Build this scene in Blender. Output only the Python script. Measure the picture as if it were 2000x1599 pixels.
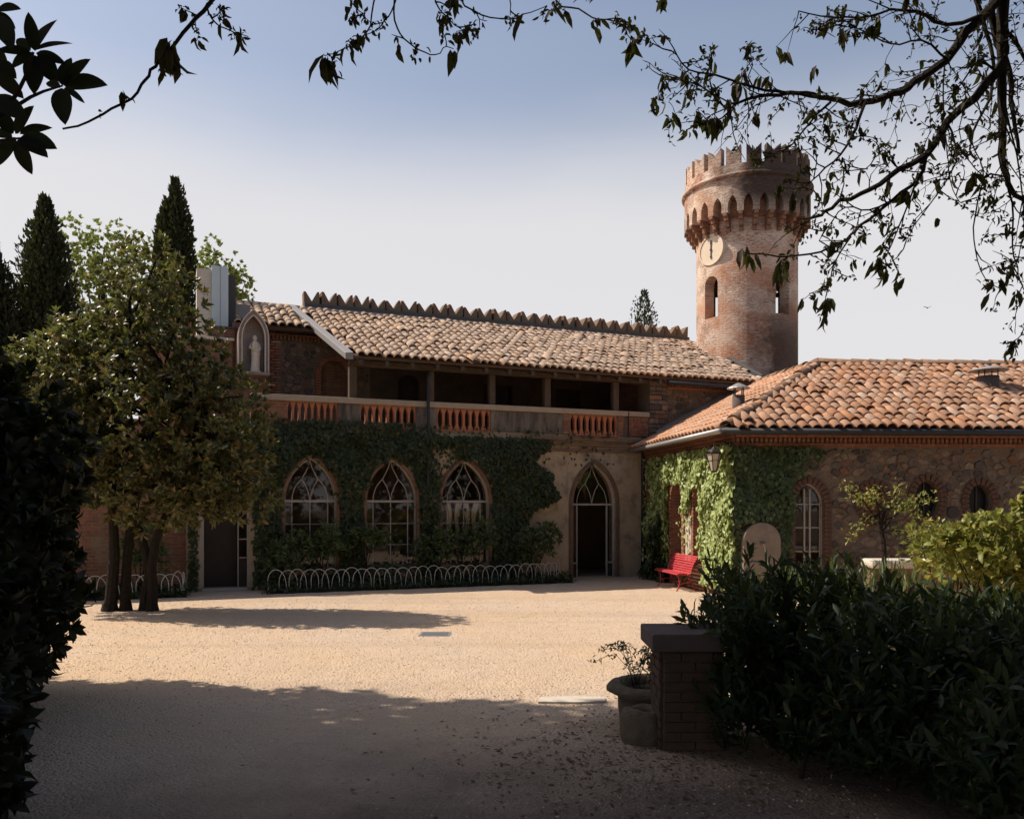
import bpy, math, random
import numpy as np
from mathutils import Vector, Matrix
for o_ in list(bpy.data.objects): bpy.data.objects.remove(o_)
SC = bpy.context.scene
COL = SC.collection
R = math.radians
# ------------------------------------------------------------------ camera, sky, sun, exposure
F_PX, HORIZON, CAM_H = 1650.0, 990.0, 1.65
cd = bpy.data.cameras.new('camera'); cam = bpy.data.objects.new('camera', cd); COL.objects.link(cam)
cam.location = (0, 0, CAM_H); cam.rotation_euler = (R(90), 0, 0)
cd.sensor_width = 36; cd.lens = F_PX*36/2000; cd.shift_y = (HORIZON-799.5)/2000
cd.clip_start = .05; cd.clip_end = 3000
SC.camera = cam
SUN_EL = 50.0
SUN_D = Vector((.972, -.235, 0)).normalized()          # the way shadows fall
W = bpy.data.worlds.new('World'); SC.world = W; W.use_nodes = True
wn = W.node_tree; bg = wn.nodes['Background']
sky = wn.nodes.new('ShaderNodeTexSky'); sky.sky_type = 'NISHITA'; sky.sun_disc = False
sky.sun_elevation = R(SUN_EL); sky.sun_rotation = math.atan2(-SUN_D.x, -SUN_D.y)
sky.air_density = 1.0; sky.dust_density = 2.6; sky.ozone_density = 1.0; sky.altitude = 200
tc = wn.nodes.new('ShaderNodeTexCoord'); sx = wn.nodes.new('ShaderNodeSeparateXYZ'); wn.links.new(tc.outputs['Generated'], sx.inputs[0])
hz = wn.nodes.new('ShaderNodeValToRGB'); hz.color_ramp.interpolation = 'EASE'            # pale spring haze, the same all round the horizon
for p_, v_ in ((.0, .97), (.60, 0.)):
    el_ = hz.color_ramp.elements[0 if p_ == 0 else 1]; el_.position = p_; el_.color = (v_, v_, v_, 1)
for p_, v_ in ((.30, .90), (.47, .17)):
    el_ = hz.color_ramp.elements.new(p_); el_.color = (v_, v_, v_, 1)
wt = wn.nodes.new('ShaderNodeTexNoise'); wt.inputs['Scale'].default_value = 1.7; wt.inputs['Detail'].default_value = 6     # thin, uneven veil of cloud
wv = wn.nodes.new('ShaderNodeMapping'); wv.inputs['Scale'].default_value = (1, 1, 3.2); wn.links.new(tc.outputs['Generated'], wv.inputs[0]); wn.links.new(wv.outputs[0], wt.inputs['Vector'])
wa = wn.nodes.new('ShaderNodeMath'); wa.operation = 'MULTIPLY_ADD'; wa.inputs[1].default_value = -.10; wn.links.new(wt.outputs['Fac'], wa.inputs[0])
wb = wn.nodes.new('ShaderNodeMath'); wb.operation = 'ADD'; wb.inputs[1].default_value = .05; wn.links.new(sx.outputs[2], wb.inputs[0]); wn.links.new(wb.outputs[0], wa.inputs[2])
wn.links.new(wa.outputs[0], hz.inputs[0]); hm = wn.nodes.new('ShaderNodeMixRGB'); wn.links.new(hz.outputs[0], hm.inputs[0])
wn.links.new(sky.outputs[0], hm.inputs[1]); hm.inputs[2].default_value = (6.15, 6.0, 6.05, 1)
wn.links.new(hm.outputs[0], bg.inputs[0]); bg.inputs[1].default_value = .115
sl = bpy.data.lights.new('sun', 'SUN'); sl.energy = 5.0; sl.angle = R(.5); sl.color = (1, .89, .74)
so = bpy.data.objects.new('sun', sl); COL.objects.link(so)
ld = Vector((SUN_D.x*math.cos(R(SUN_EL)), SUN_D.y*math.cos(R(SUN_EL)), -math.sin(R(SUN_EL))))
so.rotation_euler = ld.to_track_quat('-Z', 'Y').to_euler(); so.location = (-20, 10, 30)
vs = SC.view_settings; vs.view_transform = 'Standard'; vs.look = 'None'; vs.gamma = 1; vs.exposure = 0.2; vs.use_curve_mapping = False
# ------------------------------------------------------------------ helpers
def px(u, v, Y): return Vector(((u-1000)/F_PX*Y, Y, CAM_H+(HORIZON-v)/F_PX*Y))
def tag(o, label=None, cat=None, group=None, kind=None):
    if label: o['label'] = label
    if cat: o['category'] = cat
    if group: o['group'] = group
    if kind: o['kind'] = kind
    return o
def thing(name, label, cat, loc=(0, 0, 0), rz=0, group=None):
    o = bpy.data.objects.new(name, None); COL.objects.link(o); o.empty_display_size = .2
    o.location = loc; o.rotation_euler = (0, 0, rz)
    return tag(o, label, cat, group)
def obj(name, me, m, parent=None, kind=None):
    o = bpy.data.objects.new(name, me); COL.objects.link(o)
    if m is not None and not me.materials: me.materials.append(m)
    if parent is not None: o.parent = parent
    if kind: o['kind'] = kind
    return o
def place(name, me, parent, loc=(0, 0, 0), rot=(0, 0, 0), sc=None):
    o = bpy.data.objects.new(name, me); COL.objects.link(o); o.parent = parent
    o.location = loc; o.rotation_euler = rot
    if sc is not None: o.scale = sc
    return o
class MB:
    def __init__(s): s.v = []; s.f = []
    def add(s, vs_, fs):
        b = len(s.v); s.v += [tuple(p) for p in vs_]; s.f += [tuple(b+i for i in f) for f in fs]; return s
    def poly(s, pts): return s.add(pts, [tuple(range(len(pts)))])
    def box(s, x0, x1, y0, y1, z0, z1):
        return s.add([(x0,y0,z0),(x1,y0,z0),(x1,y1,z0),(x0,y1,z0),(x0,y0,z1),(x1,y0,z1),(x1,y1,z1),(x0,y1,z1)],
                     [(3,2,1,0),(4,5,6,7),(0,1,5,4),(1,2,6,5),(2,3,7,6),(3,0,4,7)])
    def prism(s, poly, fn, c0, c1):
        n = len(poly)
        return s.add([fn(a, b, c0) for a, b in poly]+[fn(a, b, c1) for a, b in poly],
                     [tuple(range(n)), tuple(range(2*n-1, n-1, -1))]+[(i, i+n, (i+1) % n+n, (i+1) % n) for i in range(n)])
    def tube(s, pts, radii, n=6, cap=True):
        pts = [Vector(p) for p in pts]; k = len(pts)
        if not hasattr(radii, '__len__'): radii = [radii]*k
        b = len(s.v); ref = None
        for i, p in enumerate(pts):
            d = (pts[min(i+1, k-1)]-pts[max(i-1, 0)])
            d = d.normalized() if d.length > 1e-9 else Vector((0, 0, 1))
            if ref is None: ref = d.orthogonal().normalized()
            a = (ref-d*ref.dot(d))
            a = a.normalized() if a.length > 1e-6 else d.orthogonal().normalized()
            ref = a; c = d.cross(a)
            for j in range(n):
                t = 2*math.pi*j/n
                s.v.append(tuple(p+(a*math.cos(t)+c*math.sin(t))*radii[i]))
        for i in range(k-1):
            for j in range(n):
                s.f.append((b+i*n+j, b+i*n+(j+1) % n, b+(i+1)*n+(j+1) % n, b+(i+1)*n+j))
        if cap:
            s.f.append(tuple(b+j for j in range(n-1, -1, -1))); s.f.append(tuple(b+(k-1)*n+j for j in range(n)))
        return s
    def lathe(s, prof, n=24, c=(0, 0, 0), sx=1, sy=1, cap=True):
        b = len(s.v); k = len(prof)
        for r, z in prof:
            for j in range(n):
                t = 2*math.pi*j/n; s.v.append((c[0]+r*sx*math.cos(t), c[1]+r*sy*math.sin(t), c[2]+z))
        for i in range(k-1):
            for j in range(n):
                s.f.append((b+i*n+j, b+i*n+(j+1) % n, b+(i+1)*n+(j+1) % n, b+(i+1)*n+j))
        if cap:
            s.f.append(tuple(b+j for j in range(n-1, -1, -1))); s.f.append(tuple(b+(k-1)*n+j for j in range(n)))
        return s
    def mesh(s, name, m=None, smooth=False):
        me = bpy.data.meshes.new(name); me.from_pydata(s.v, [], s.f); me.update()
        if smooth: me.polygons.foreach_set('use_smooth', [True]*len(me.polygons))
        if m is not None: me.materials.append(m)
        return me
    def build(s, name, m, parent=None, smooth=False, kind=None, bevel=0):
        o = obj(name, s.mesh(name, m, smooth), None, parent, kind)
        if bevel:
            b = o.modifiers.new('bevel', 'BEVEL'); b.width = bevel; b.segments = 2; b.limit_method = 'ANGLE'
        return o
XZ = lambda a, b, c: (a, c, b)
def pointed(xc, a, zs, h, n=9):
    Rr = (a*a+h*h)/(2*a); am = math.atan2(h, Rr-a)
    L = [(xc-a+Rr-Rr*math.cos(am*i/n), zs+Rr*math.sin(am*i/n)) for i in range(n+1)]
    return L+[(2*xc-x, z) for x, z in L[-2::-1]]
def rounded(xc, a, zs, h, n=12):
    return [(xc-a*math.cos(math.pi*i/n), zs+h*math.sin(math.pi*i/n)) for i in range(n+1)]
def opening(top, zb): return dict(top=top, bot=[(x, zb) for x, _ in top])
def oval(xc, zc, a, h, n=16):
    xs = [(-math.cos(math.pi*i/n)) for i in range(n+1)]
    return dict(top=[(xc+a*c, zc+h*math.sqrt(max(0, 1-c*c))) for c in xs], bot=[(xc+a*c, zc-h*math.sqrt(max(0, 1-c*c))) for c in xs])
def wall_open(mb, x0, x1, z0, z1, ops, fn, depth, dx=9., inner=False):
    """wall strip with openings; fn(x, d, z) maps position and depth behind the face to a point"""
    def q(a, b, za, zb, zc, zd, d, flip=False):
        p = [fn(a, d, za), fn(b, d, zb), fn(b, d, zc), fn(a, d, zd)]
        mb.poly(p[::-1] if flip else p)
    def span(a, b):
        if b-a < 1e-4: return
        n = max(1, int(math.ceil((b-a)/dx)))
        for i in range(n):
            xa = a+(b-a)*i/n; xb = a+(b-a)*(i+1)/n
            q(xa, xb, z0, z0, z1, z1, 0)
            if inner: q(xa, xb, z0, z0, z1, z1, depth, True)
    x = x0
    for o in sorted(ops, key=lambda o: o['top'][0][0]):
        T, B = o['top'], o['bot']; span(x, T[0][0])
        for i in range(len(T)-1):
            (xa, ta), (xb, tb) = T[i], T[i+1]; ba, bb = B[i][1], B[i+1][1]
            for d in ([0, depth] if inner else [0]):
                q(xa, xb, ta, tb, z1, z1, d, d > 0)
                if ba > z0+1e-4 or bb > z0+1e-4: q(xa, xb, z0, z0, bb, ba, d, d > 0)
            mb.poly([fn(xa, 0, ta), fn(xb, 0, tb), fn(xb, depth, tb), fn(xa, depth, ta)])
            if ba > z0+1e-4: mb.poly([fn(xa, 0, ba), fn(xa, depth, ba), fn(xb, depth, bb), fn(xb, 0, bb)])
        for (xx, zt), (_, zb) in ((T[0], B[0]), (T[-1], B[-1])):
            if zt-zb > 1e-3: mb.poly([fn(xx, 0, zb), fn(xx, depth, zb), fn(xx, depth, zt), fn(xx, 0, zt)])
        x = T[-1][0]
    span(x, x1)
def offset_path(P, w):
    out = []
    for i, p in enumerate(P):
        a = P[max(i-1, 0)]; b = P[min(i+1, len(P)-1)]
        dx_, dz_ = b[0]-a[0], b[1]-a[1]; l = math.hypot(dx_, dz_) or 1
        out.append((p[0]-dz_/l*w, p[1]+dx_/l*w))
    return out
def ring(mb, P, w, y0, y1, fn=lambda x, d, z: (x, d, z), w0=0):
    """a moulding between path P and its outward offset; P runs left to right over the arch"""
    I = offset_path(P, w0) if w0 else P; O = offset_path(P, w)
    for i in range(len(P)-1):
        a, b, c, d = I[i], I[i+1], O[i+1], O[i]
        mb.poly([fn(p[0], y0, p[1]) for p in (a, b, c, d)])
        mb.poly([fn(d[0], y0, d[1]), fn(c[0], y0, c[1]), fn(c[0], y1, c[1]), fn(d[0], y1, d[1])])
        mb.poly([fn(b[0], y0, b[1]), fn(a[0], y0, a[1]), fn(a[0], y1, a[1]), fn(b[0], y1, b[1])])
    for k in (0, -1):
        mb.poly([fn(I[k][0], y0, I[k][1]), fn(O[k][0], y0, O[k][1]), fn(O[k][0], y1, O[k][1]), fn(I[k][0], y1, I[k][1])])
# ------------------------------------------------------------------ materials
class N:
    """small node builder round a Principled shader"""
    def __init__(s, name, rough=.85, spec=.25):
        s.m = bpy.data.materials.new(name); s.m.use_nodes = True; s.t = s.m.node_tree
        s.b = s.t.nodes['Principled BSDF']; s.b.inputs['Roughness'].default_value = rough
        s.b.inputs['Specular IOR Level'].default_value = spec
        s._c = s.t.nodes.new('ShaderNodeTexCoord')
    def n(s, kind, **kw):
        x = s.t.nodes.new('ShaderNode'+kind)
        for k, v in kw.items(): setattr(x, k, v)
        return x
    def L(s, a, b): s.t.links.new(a, b)
    def put(s, sock, v):
        if hasattr(v, 'is_output'): s.L(v, sock)
        elif v is not None:
            if isinstance(v, (tuple, list)) and len(v) == 3 and sock.type == 'RGBA': v = (*v, 1)
            sock.default_value = v
    @property
    def oc(s): return s._c.outputs['Object']
    def geo(s): return s.n('NewGeometry')
    def mapv(s, v, scale=(1, 1, 1), rot=(0, 0, 0)):
        x = s.n('Mapping'); x.inputs['Scale'].default_value = scale; x.inputs['Rotation'].default_value = rot; s.L(v, x.inputs[0]); return x.outputs[0]
    def noise(s, scale, v=None, detail=5, rough=.6, dist=0):
        x = s.n('TexNoise'); x.inputs['Scale'].default_value = scale; x.inputs['Detail'].default_value = detail
        x.inputs['Roughness'].default_value = rough; x.inputs['Distortion'].default_value = dist
        s.L(v if v is not None else s.oc, x.inputs['Vector']); return x.outputs['Fac']
    def voro(s, scale, v=None, feature='F1', out='Distance'):
        x = s.n('TexVoronoi', feature=feature); x.inputs['Scale'].default_value = scale
        s.L(v if v is not None else s.oc, x.inputs['Vector']); return x.outputs[out]
    def ramp(s, fac, stops, mode='LINEAR'):
        x = s.n('ValToRGB'); e = x.color_ramp.elements; x.color_ramp.interpolation = mode
        e.remove(e[1]); e[0].position = stops[0][0]
        for i, (p, c) in enumerate(stops):
            q = e[0] if i == 0 else e.new(p); q.color = (*c, 1) if hasattr(c, '__len__') else (c, c, c, 1)
        s.put(x.inputs[0], fac); return x.outputs[0]
    def mix(s, fac, a, b, mode='MIX'):
        x = s.n('MixRGB', blend_type=mode); s.put(x.inputs[0], fac); s.put(x.inputs[1], a); s.put(x.inputs[2], b); return x.outputs[0]
    def math(s, op, a, b=None):
        x = s.n('Math', operation=op); s.put(x.inputs[0], a)
        if b is not None: s.put(x.inputs[1], b)
        return x.outputs[0]
    def step(s, fac, a, b): return s.ramp(fac, [(a, 0.), (b, 1.)])
    def rnd(s):
        """a random number for each object and each loose piece of a joined mesh"""
        return s.math('FRACT', s.math('ADD', s.n('ObjectInfo').outputs['Random'], s.geo().outputs['Random Per Island']))
    def bump(s, h, dist=.01, strength=1., prev=None):
        x = s.n('Bump'); x.inputs['Distance'].default_value = dist; x.inputs['Strength'].default_value = strength
        s.put(x.inputs['Height'], h)
        if prev is not None: s.L(prev, x.inputs['Normal'])
        return x.outputs[0]
    def done(s, col=None, nrm=None, rough=None):
        if col is not None: s.put(s.b.inputs['Base Color'], col)
        if nrm is not None: s.L(nrm, s.b.inputs['Normal'])
        if rough is not None: s.put(s.b.inputs['Roughness'], rough)
        return s.m
def plain(name, col, rough=.7, spec=.3, var=.25, scale=8., bump=.004, metal=0):
    k = N(name, rough, spec); f = k.noise(scale)
    c = k.mix(f, tuple(x*(1-var) for x in col), tuple(min(1, x*(1+var)) for x in col))
    k.b.inputs['Metallic'].default_value = metal
    return k.done(c, k.bump(k.noise(scale*6), bump) if bump else None)
def brick_coords(k, cyl=None):
    sp = k.n('SeparateXYZ'); k.L(k.oc, sp.inputs[0]); cb = k.n('CombineXYZ')
    if cyl: k.L(k.math('MULTIPLY', k.math('ARCTAN2', sp.outputs[0], sp.outputs[1]), cyl), cb.inputs[0])
    else: k.L(k.math('ADD', sp.outputs[0], sp.outputs[1]), cb.inputs[0])
    k.L(sp.outputs[2], cb.inputs[1]); return cb.outputs[0], sp
def brick_mat(name, c1, c2, mortar, cyl=None, bw=.25, bh=.065, wash=None, stain=None, bumpd=.012):
    k = N(name, .92, .15); v, sp = brick_coords(k, cyl)
    wob = k.n('VectorMath', operation='ADD'); k.L(v, wob.inputs[0])
    nz = k.n('TexNoise'); nz.inputs['Scale'].default_value = 5; k.L(k.oc, nz.inputs['Vector'])
    sc_ = k.n('VectorMath', operation='SCALE'); k.L(nz.outputs['Color'], sc_.inputs[0]); sc_.inputs['Scale'].default_value = .03
    k.L(sc_.outputs[0], wob.inputs[1])
    b = k.n('TexBrick'); k.L(wob.outputs[0], b.inputs['Vector']); b.inputs['Scale'].default_value = 1
    b.inputs['Brick Width'].default_value = bw; b.inputs['Row Height'].default_value = bh
    b.inputs['Mortar Size'].default_value = .009; b.inputs['Mortar Smooth'].default_value = .3; b.inputs['Bias'].default_value = -.1
    k.put(b.inputs['Color1'], c1); k.put(b.inputs['Color2'], c2); k.put(b.inputs['Mortar'], mortar)
    col = k.mix(k.step(k.noise(9, detail=6), .35, .75), b.outputs['Color'], k.mix(.5, b.outputs['Color'], (.09, .05, .035)))
    h = k.math('SUBTRACT', k.math('MULTIPLY', k.noise(22), .6), b.outputs['Fac'])
    if wash: col = wash(k, col, v, sp)
    if stain: col = stain(k, col, v, sp)
    return k.done(col, k.bump(h, bumpd))
# rendered / worn brick of the house
M_brick = brick_mat('old_brick', (.32, .13, .075), (.21, .10, .068), (.28, .22, .17),
    wash=lambda k, c, v, sp: k.mix(k.step(k.noise(1.7, detail=7), .55, .72), c, (.26, .20, .14)))
M_redbrick = brick_mat('red_brick', (.36, .12, .055), (.24, .085, .045), (.33, .25, .19))
def tower_wash(k, c, v, sp):
    big = k.noise(.75, detail=8, rough=.62); fine = k.noise(8, k.mapv(v, (1, 3.4, 1)), detail=9, rough=.8)
    # pale limewash clings to the side turned to the sunset weather (left), orange brick shows through lower down
    s_ = k.math('ADD', k.math('MULTIPLY', big, .62), k.math('MULTIPLY', fine, .72))
    c = k.mix(k.step(s_, .585, .715), c, (.70, .57, .47))
    return k.mix(k.math('MULTIPLY', k.step(k.noise(.55, k.mapv(k.oc, (1, 1, 1.4)), detail=4), .48, .64), .6), c, (.43, .15, .055))
def tower_stain(k, c, v, sp):
    # black lichen stains: on the crown and low down, both on the damp right-hand side
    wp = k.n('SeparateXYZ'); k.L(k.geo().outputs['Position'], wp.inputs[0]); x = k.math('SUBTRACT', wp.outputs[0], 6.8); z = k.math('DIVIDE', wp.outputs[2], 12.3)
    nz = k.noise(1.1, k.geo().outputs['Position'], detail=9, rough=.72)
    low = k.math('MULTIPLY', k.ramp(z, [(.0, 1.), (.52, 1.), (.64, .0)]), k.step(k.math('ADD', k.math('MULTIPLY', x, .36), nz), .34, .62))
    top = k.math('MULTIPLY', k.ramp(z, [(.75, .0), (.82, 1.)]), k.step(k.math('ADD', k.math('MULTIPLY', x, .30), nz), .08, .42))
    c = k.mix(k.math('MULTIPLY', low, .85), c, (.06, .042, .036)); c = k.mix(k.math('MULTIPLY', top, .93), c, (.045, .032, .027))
    return k.mix(k.math('MULTIPLY', k.step(k.noise(.9, detail=9, rough=.75), .56, .72), .5), c, (.12, .085, .07))
M_tower = brick_mat('tower_brick', (.38, .15, .085), (.22, .095, .062), (.46, .37, .30), cyl=1.45, bh=.075, wash=tower_wash, stain=tower_stain, bumpd=.035)
M_towerred = brick_mat('tower_soffit_brick', (.33, .14, .08), (.23, .105, .07), (.36, .27, .20), cyl=1.6,
    stain=lambda k, c, v, sp: k.mix(k.math('MULTIPLY', k.step(k.math('ADD', k.math('MULTIPLY', sp.outputs[0], .3), k.noise(1.6, detail=8)), .5, .95), .7), c, (.07, .05, .04)))
def _plaster():
    k = N('ochre_plaster', .92, .15)
    c = k.mix(k.step(k.noise(1.1, detail=8, rough=.65), .35, .68), (.52, .40, .275), (.37, .295, .22))
    c = k.mix(k.math('MULTIPLY', k.step(k.noise(2.4, detail=9, rough=.74), .50, .64), .8), c, (.17, .135, .11)); c = k.mix(k.step(k.noise(.9, detail=9, rough=.7), .60, .66), c, (.24, .125, .08))
    c = k.mix(k.step(k.noise(4, k.mapv(k.oc, (1, 1, .18)), detail=6), .56, .72), c, (.20, .16, .13))
    return k.done(c, k.bump(k.noise(14, detail=8), .012))
M_plaster = _plaster()
def _grime():
    k = N('grimy_render', .95, .1)
    c = k.mix(k.step(k.noise(6, k.mapv(k.oc, (1, 1, .2)), detail=8, rough=.7), .38, .7), (.07, .06, .055), (.24, .20, .16))
    return k.done(c, k.bump(k.noise(20), .008))
M_grime = _grime()
def _mortar():
    k = N('rubble_mortar', .95, .1)
    c = k.mix(k.noise(5, detail=8), (.10, .075, .058), (.25, .19, .14))
    return k.done(c, k.bump(k.noise(25, detail=6), .015))
M_mortar = _mortar()
def _stone():
    k = N('rubble_stone', .9, .2)
    c = k.ramp(k.rnd(), [(0, (.20, .14, .10)), (.16, (.075, .065, .062)), (.3, (.25, .17, .115)), (.45, (.11, .095, .088)), (.6, (.30, .22, .15)), (.72, (.17, .145, .13)), (.85, (.25, .125, .075)), (1, (.33, .26, .19))])
    c = k.mix(k.step(k.noise(9, detail=8), .35, .7), c, k.mix(.55, c, (.05, .045, .04)))
    return k.done(c, k.bump(k.noise(18, detail=8), .02))
M_stone = _stone()
def _bricku():
    k = N('single_brick', .9, .2)
    c = k.ramp(k.rnd(), [(0, (.30, .10, .055)), (.3, (.22, .085, .05)), (.6, (.36, .14, .075)), (.85, (.16, .075, .05)), (1, (.33, .19, .12))])
    c = k.mix(k.step(k.noise(14, detail=6), .4, .75), c, k.mix(.5, c, (.30, .24, .19)))
    return k.done(c, k.bump(k.noise(40), .006))
M_bricku = _bricku()
def tile_mat(name, stops, dirt):
    k = N(name, .88, .2)
    c = k.ramp(k.rnd(), stops)
    c = k.mix(k.math('MULTIPLY', k.step(k.noise(7, detail=8, rough=.7), .42, .75), .6), c, dirt)
    w = k.noise(.6, k.geo().outputs['Position'], detail=5)
    c = k.mix(k.math('MULTIPLY', k.step(w, .45, .65), .35), c, dirt)
    return k.done(c, k.bump(k.noise(30, detail=6), .006))
M_pierbrick = plain('dirty_pier_brick', (.085, .055, .042), .92, .15, .45, 14, .008)
M_tileA = tile_mat('grey_pink_roof_tile', [(0, (.53, .37, .26)), (.25, (.58, .42, .31)), (.5, (.54, .39, .28)), (.7, (.60, .44, .33)), (.82, (.56, .34, .20)), (.93, (.62, .48, .38)), (1, (.50, .34, .24))], (.44, .34, .26))
M_tileB = tile_mat('orange_roof_tile', [(0, (.46, .22, .12)), (.2, (.52, .28, .17)), (.4, (.42, .24, .16)), (.58, (.55, .34, .23)), (.74, (.50, .23, .11)), (.9, (.60, .45, .35)), (1, (.46, .24, .14))], (.30, .20, .14))
M_tiledark = plain('old_channel_tile', (.10, .065, .045), .95, .1)
M_ridge = tile_mat('ridge_tile', [(0, (.26, .14, .09)), (.5, (.34, .21, .14)), (1, (.22, .15, .11))], (.12, .09, .07))
M_terra = plain('terracotta', (.42, .17, .095), .8, .25, .25, 9, .004)
M_mould = plain('brown_moulding', (.19, .12, .085), .85, .2, .45, 6, .008)
M_rail = plain('rail_stone', (.36, .29, .22), .85, .25, .3, 5, .006)
M_pale = plain('pale_stone', (.55, .49, .42), .8, .3, .2, 7, .006)
M_capst = plain('pier_cap_stone', (.11, .085, .08), .9, .2, .3, 9, .01)
M_loggia = plain('dark_brown_render', (.085, .065, .05), .95, .1, .5, 3, .01)  # darker brown than the left stretch of loggia wall
M_darkbrick = plain('weathered_dark_brick', (.13, .075, .055), .92, .15, .5, 14, .006)
M_wood = plain('weathered_wood', (.095, .07, .052), .9, .15, .4, 7, .006)
M_darkwood = plain('dark_door_wood', (.035, .028, .024), .7, .3, .4, 6, .004)
M_flash = plain('grey_metal_flashing', (.27, .255, .25), .5, .4, .15, 6, .002, .2)
M_flashdk = plain('dark_lead_flashing', (.06, .057, .058), .6, .4, .2, 6, .002)
M_zinc = plain('zinc_sheet', (.50, .56, .58), .4, .5, .12, 3, .002, .45)
M_gutter = plain('gutter_metal', (.33, .31, .30), .45, .5, .2, 6, .002, .4)
M_pipe = plain('dark_downpipe', (.028, .030, .036), .6, .3, .2, 6, .002)
M_iron = plain('black_iron', (.022, .021, .021), .5, .4, .2, 10, .002)
M_white = plain('white_window_bar', (.40, .36, .32), .6, .35, .2, 9, .002)
M_wire = plain('white_wire', (.62, .60, .56), .5, .4, .15, 9, 0)
M_red = plain('red_bench_paint', (.46, .045, .055), .6, .3, .45, 16, .004)
M_statue = plain('statue_stone', (.62, .55, .45), .8, .3, .2, 12, .004)
M_niche = plain('niche_plaster', (.42, .37, .33), .85, .25, .45, 5, .008)
M_nicheframe = plain('niche_frame_stone', (.27, .20, .18), .85, .25, .5, 6, .012)
M_clock = plain('clock_limewash', (.66, .55, .43), .85, .2, .12, 4, .004)
M_soil = plain('dark_soil', (.045, .035, .026), .95, .1, .4, 9, .03)
M_mossy = plain('mossy_stone', (.17, .14, .105), .95, .1, .6, 11, .03)
M_slab = plain('fountain_slab_stone', (.24, .195, .16), .92, .15, .4, 5, .012)
M_curtain = plain('white_curtain', (.68, .58, .48), .85, .2, .12, 6, .004)
M_bark = plain('bark', (.042, .034, .027), .95, .1, .6, 14, .05)
M_darkbark = plain('dark_bark', (.030, .024, .020), .95, .1, .4, 9, .01)
M_brass = plain('brass_spout', (.42, .36, .26), .4, .5, .2, 9, 0, .6)
M_cover = plain('iron_cover', (.26, .27, .29), .55, .4, .15, 12, .004, .3)
M_room = plain('room_wall', (.30, .21, .15), .95, .1, .3, 2, 0)
def _glass():
    k = N('window_glass'); t = k.t; tr = k.n('BsdfTransparent'); tr.inputs[0].default_value = (.85, .82, .78, 1)
    gl = k.n('BsdfGlossy'); gl.inputs['Roughness'].default_value = .03; gl.inputs['Color'].default_value = (.9, .9, .9, 1)
    fr = k.n('Fresnel'); fr.inputs[0].default_value = 1.5
    mx = k.n('MixShader'); k.L(k.math('ADD', fr.outputs[0], .01), mx.inputs[0]); k.L(tr.outputs[0], mx.inputs[1]); k.L(gl.outputs[0], mx.inputs[2])
    k.L(mx.outputs[0], t.nodes['Material Output'].inputs[0]); return k.m
M_glass = _glass()
M_darkglass = plain('dark_glass', (.012, .012, .014), .4, .2, .3, 9, 0)  # opaque near-black pane, rougher than the window glass
def leaf_mat(name, stops, rough=.45, trans=.3, spec=.4):
    k = N(name, rough, spec); r_ = k.rnd(); c = k.ramp(r_, stops)
    k.done(c); tl = k.n('BsdfTranslucent'); k.L(k.mix(.35, c, (.35, .42, .06), 'MIX'), tl.inputs[0])
    mx = k.n('MixShader'); mx.inputs[0].default_value = trans
    k.L(k.b.outputs[0], mx.inputs[1]); k.L(tl.outputs[0], mx.inputs[2]); k.L(mx.outputs[0], k.t.nodes['Material Output'].inputs[0]); return k.m
M_magn = leaf_mat('magnolia_leaf', [(0, (.05, .06, .02)), (.45, (.095, .098, .032)), (.75, (.15, .14, .05)), (.90, (.22, .13, .055)), (1, (.24, .20, .08))], .36, .26, .45)
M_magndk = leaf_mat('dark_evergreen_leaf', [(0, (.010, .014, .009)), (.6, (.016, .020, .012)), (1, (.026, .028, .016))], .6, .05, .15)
M_cyp = leaf_mat('cypress_leaf', [(0, (.018, .024, .012)), (.6, (.030, .036, .018)), (1, (.055, .052, .026))], .8, .08, .15)
M_bright = leaf_mat('spring_leaf', [(0, (.13, .17, .045)), (.5, (.19, .23, .06)), (1, (.26, .29, .10))], .6, .4, .25)
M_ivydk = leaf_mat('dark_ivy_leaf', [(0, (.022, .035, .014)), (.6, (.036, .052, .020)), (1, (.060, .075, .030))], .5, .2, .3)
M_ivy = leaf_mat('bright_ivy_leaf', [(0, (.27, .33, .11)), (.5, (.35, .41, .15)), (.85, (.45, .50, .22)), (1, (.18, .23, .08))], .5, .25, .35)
M_hedge = leaf_mat('hedge_leaf', [(0, (.010, .019, .009)), (.6, (.018, .032, .013)), (.93, (.034, .050, .022)), (.98, (.055, .07, .035)), (1, (.16, .12, .05))], .5, .12, .16)
M_shrub = leaf_mat('shrub_leaf', [(0, (.045, .075, .028)), (.6, (.080, .115, .046)), (1, (.15, .18, .085))], .45, .2, .35)
M_lime = leaf_mat('yellow_green_leaf', [(0, (.14, .16, .035)), (.5, (.22, .23, .05)), (.85, (.30, .27, .06)), (1, (.35, .28, .08))], .45, .35, .35)
M_dry = leaf_mat('withered_leaf', [(0, (.020, .014, .010)), (.6, (.034, .022, .014)), (1, (.045, .045, .016))], .7, .12, .2)
M_litter = leaf_mat('fallen_leaf', [(0, (.10, .06, .035)), (.6, (.17, .11, .07)), (1, (.30, .24, .18))], .8, .1, .2)
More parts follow.
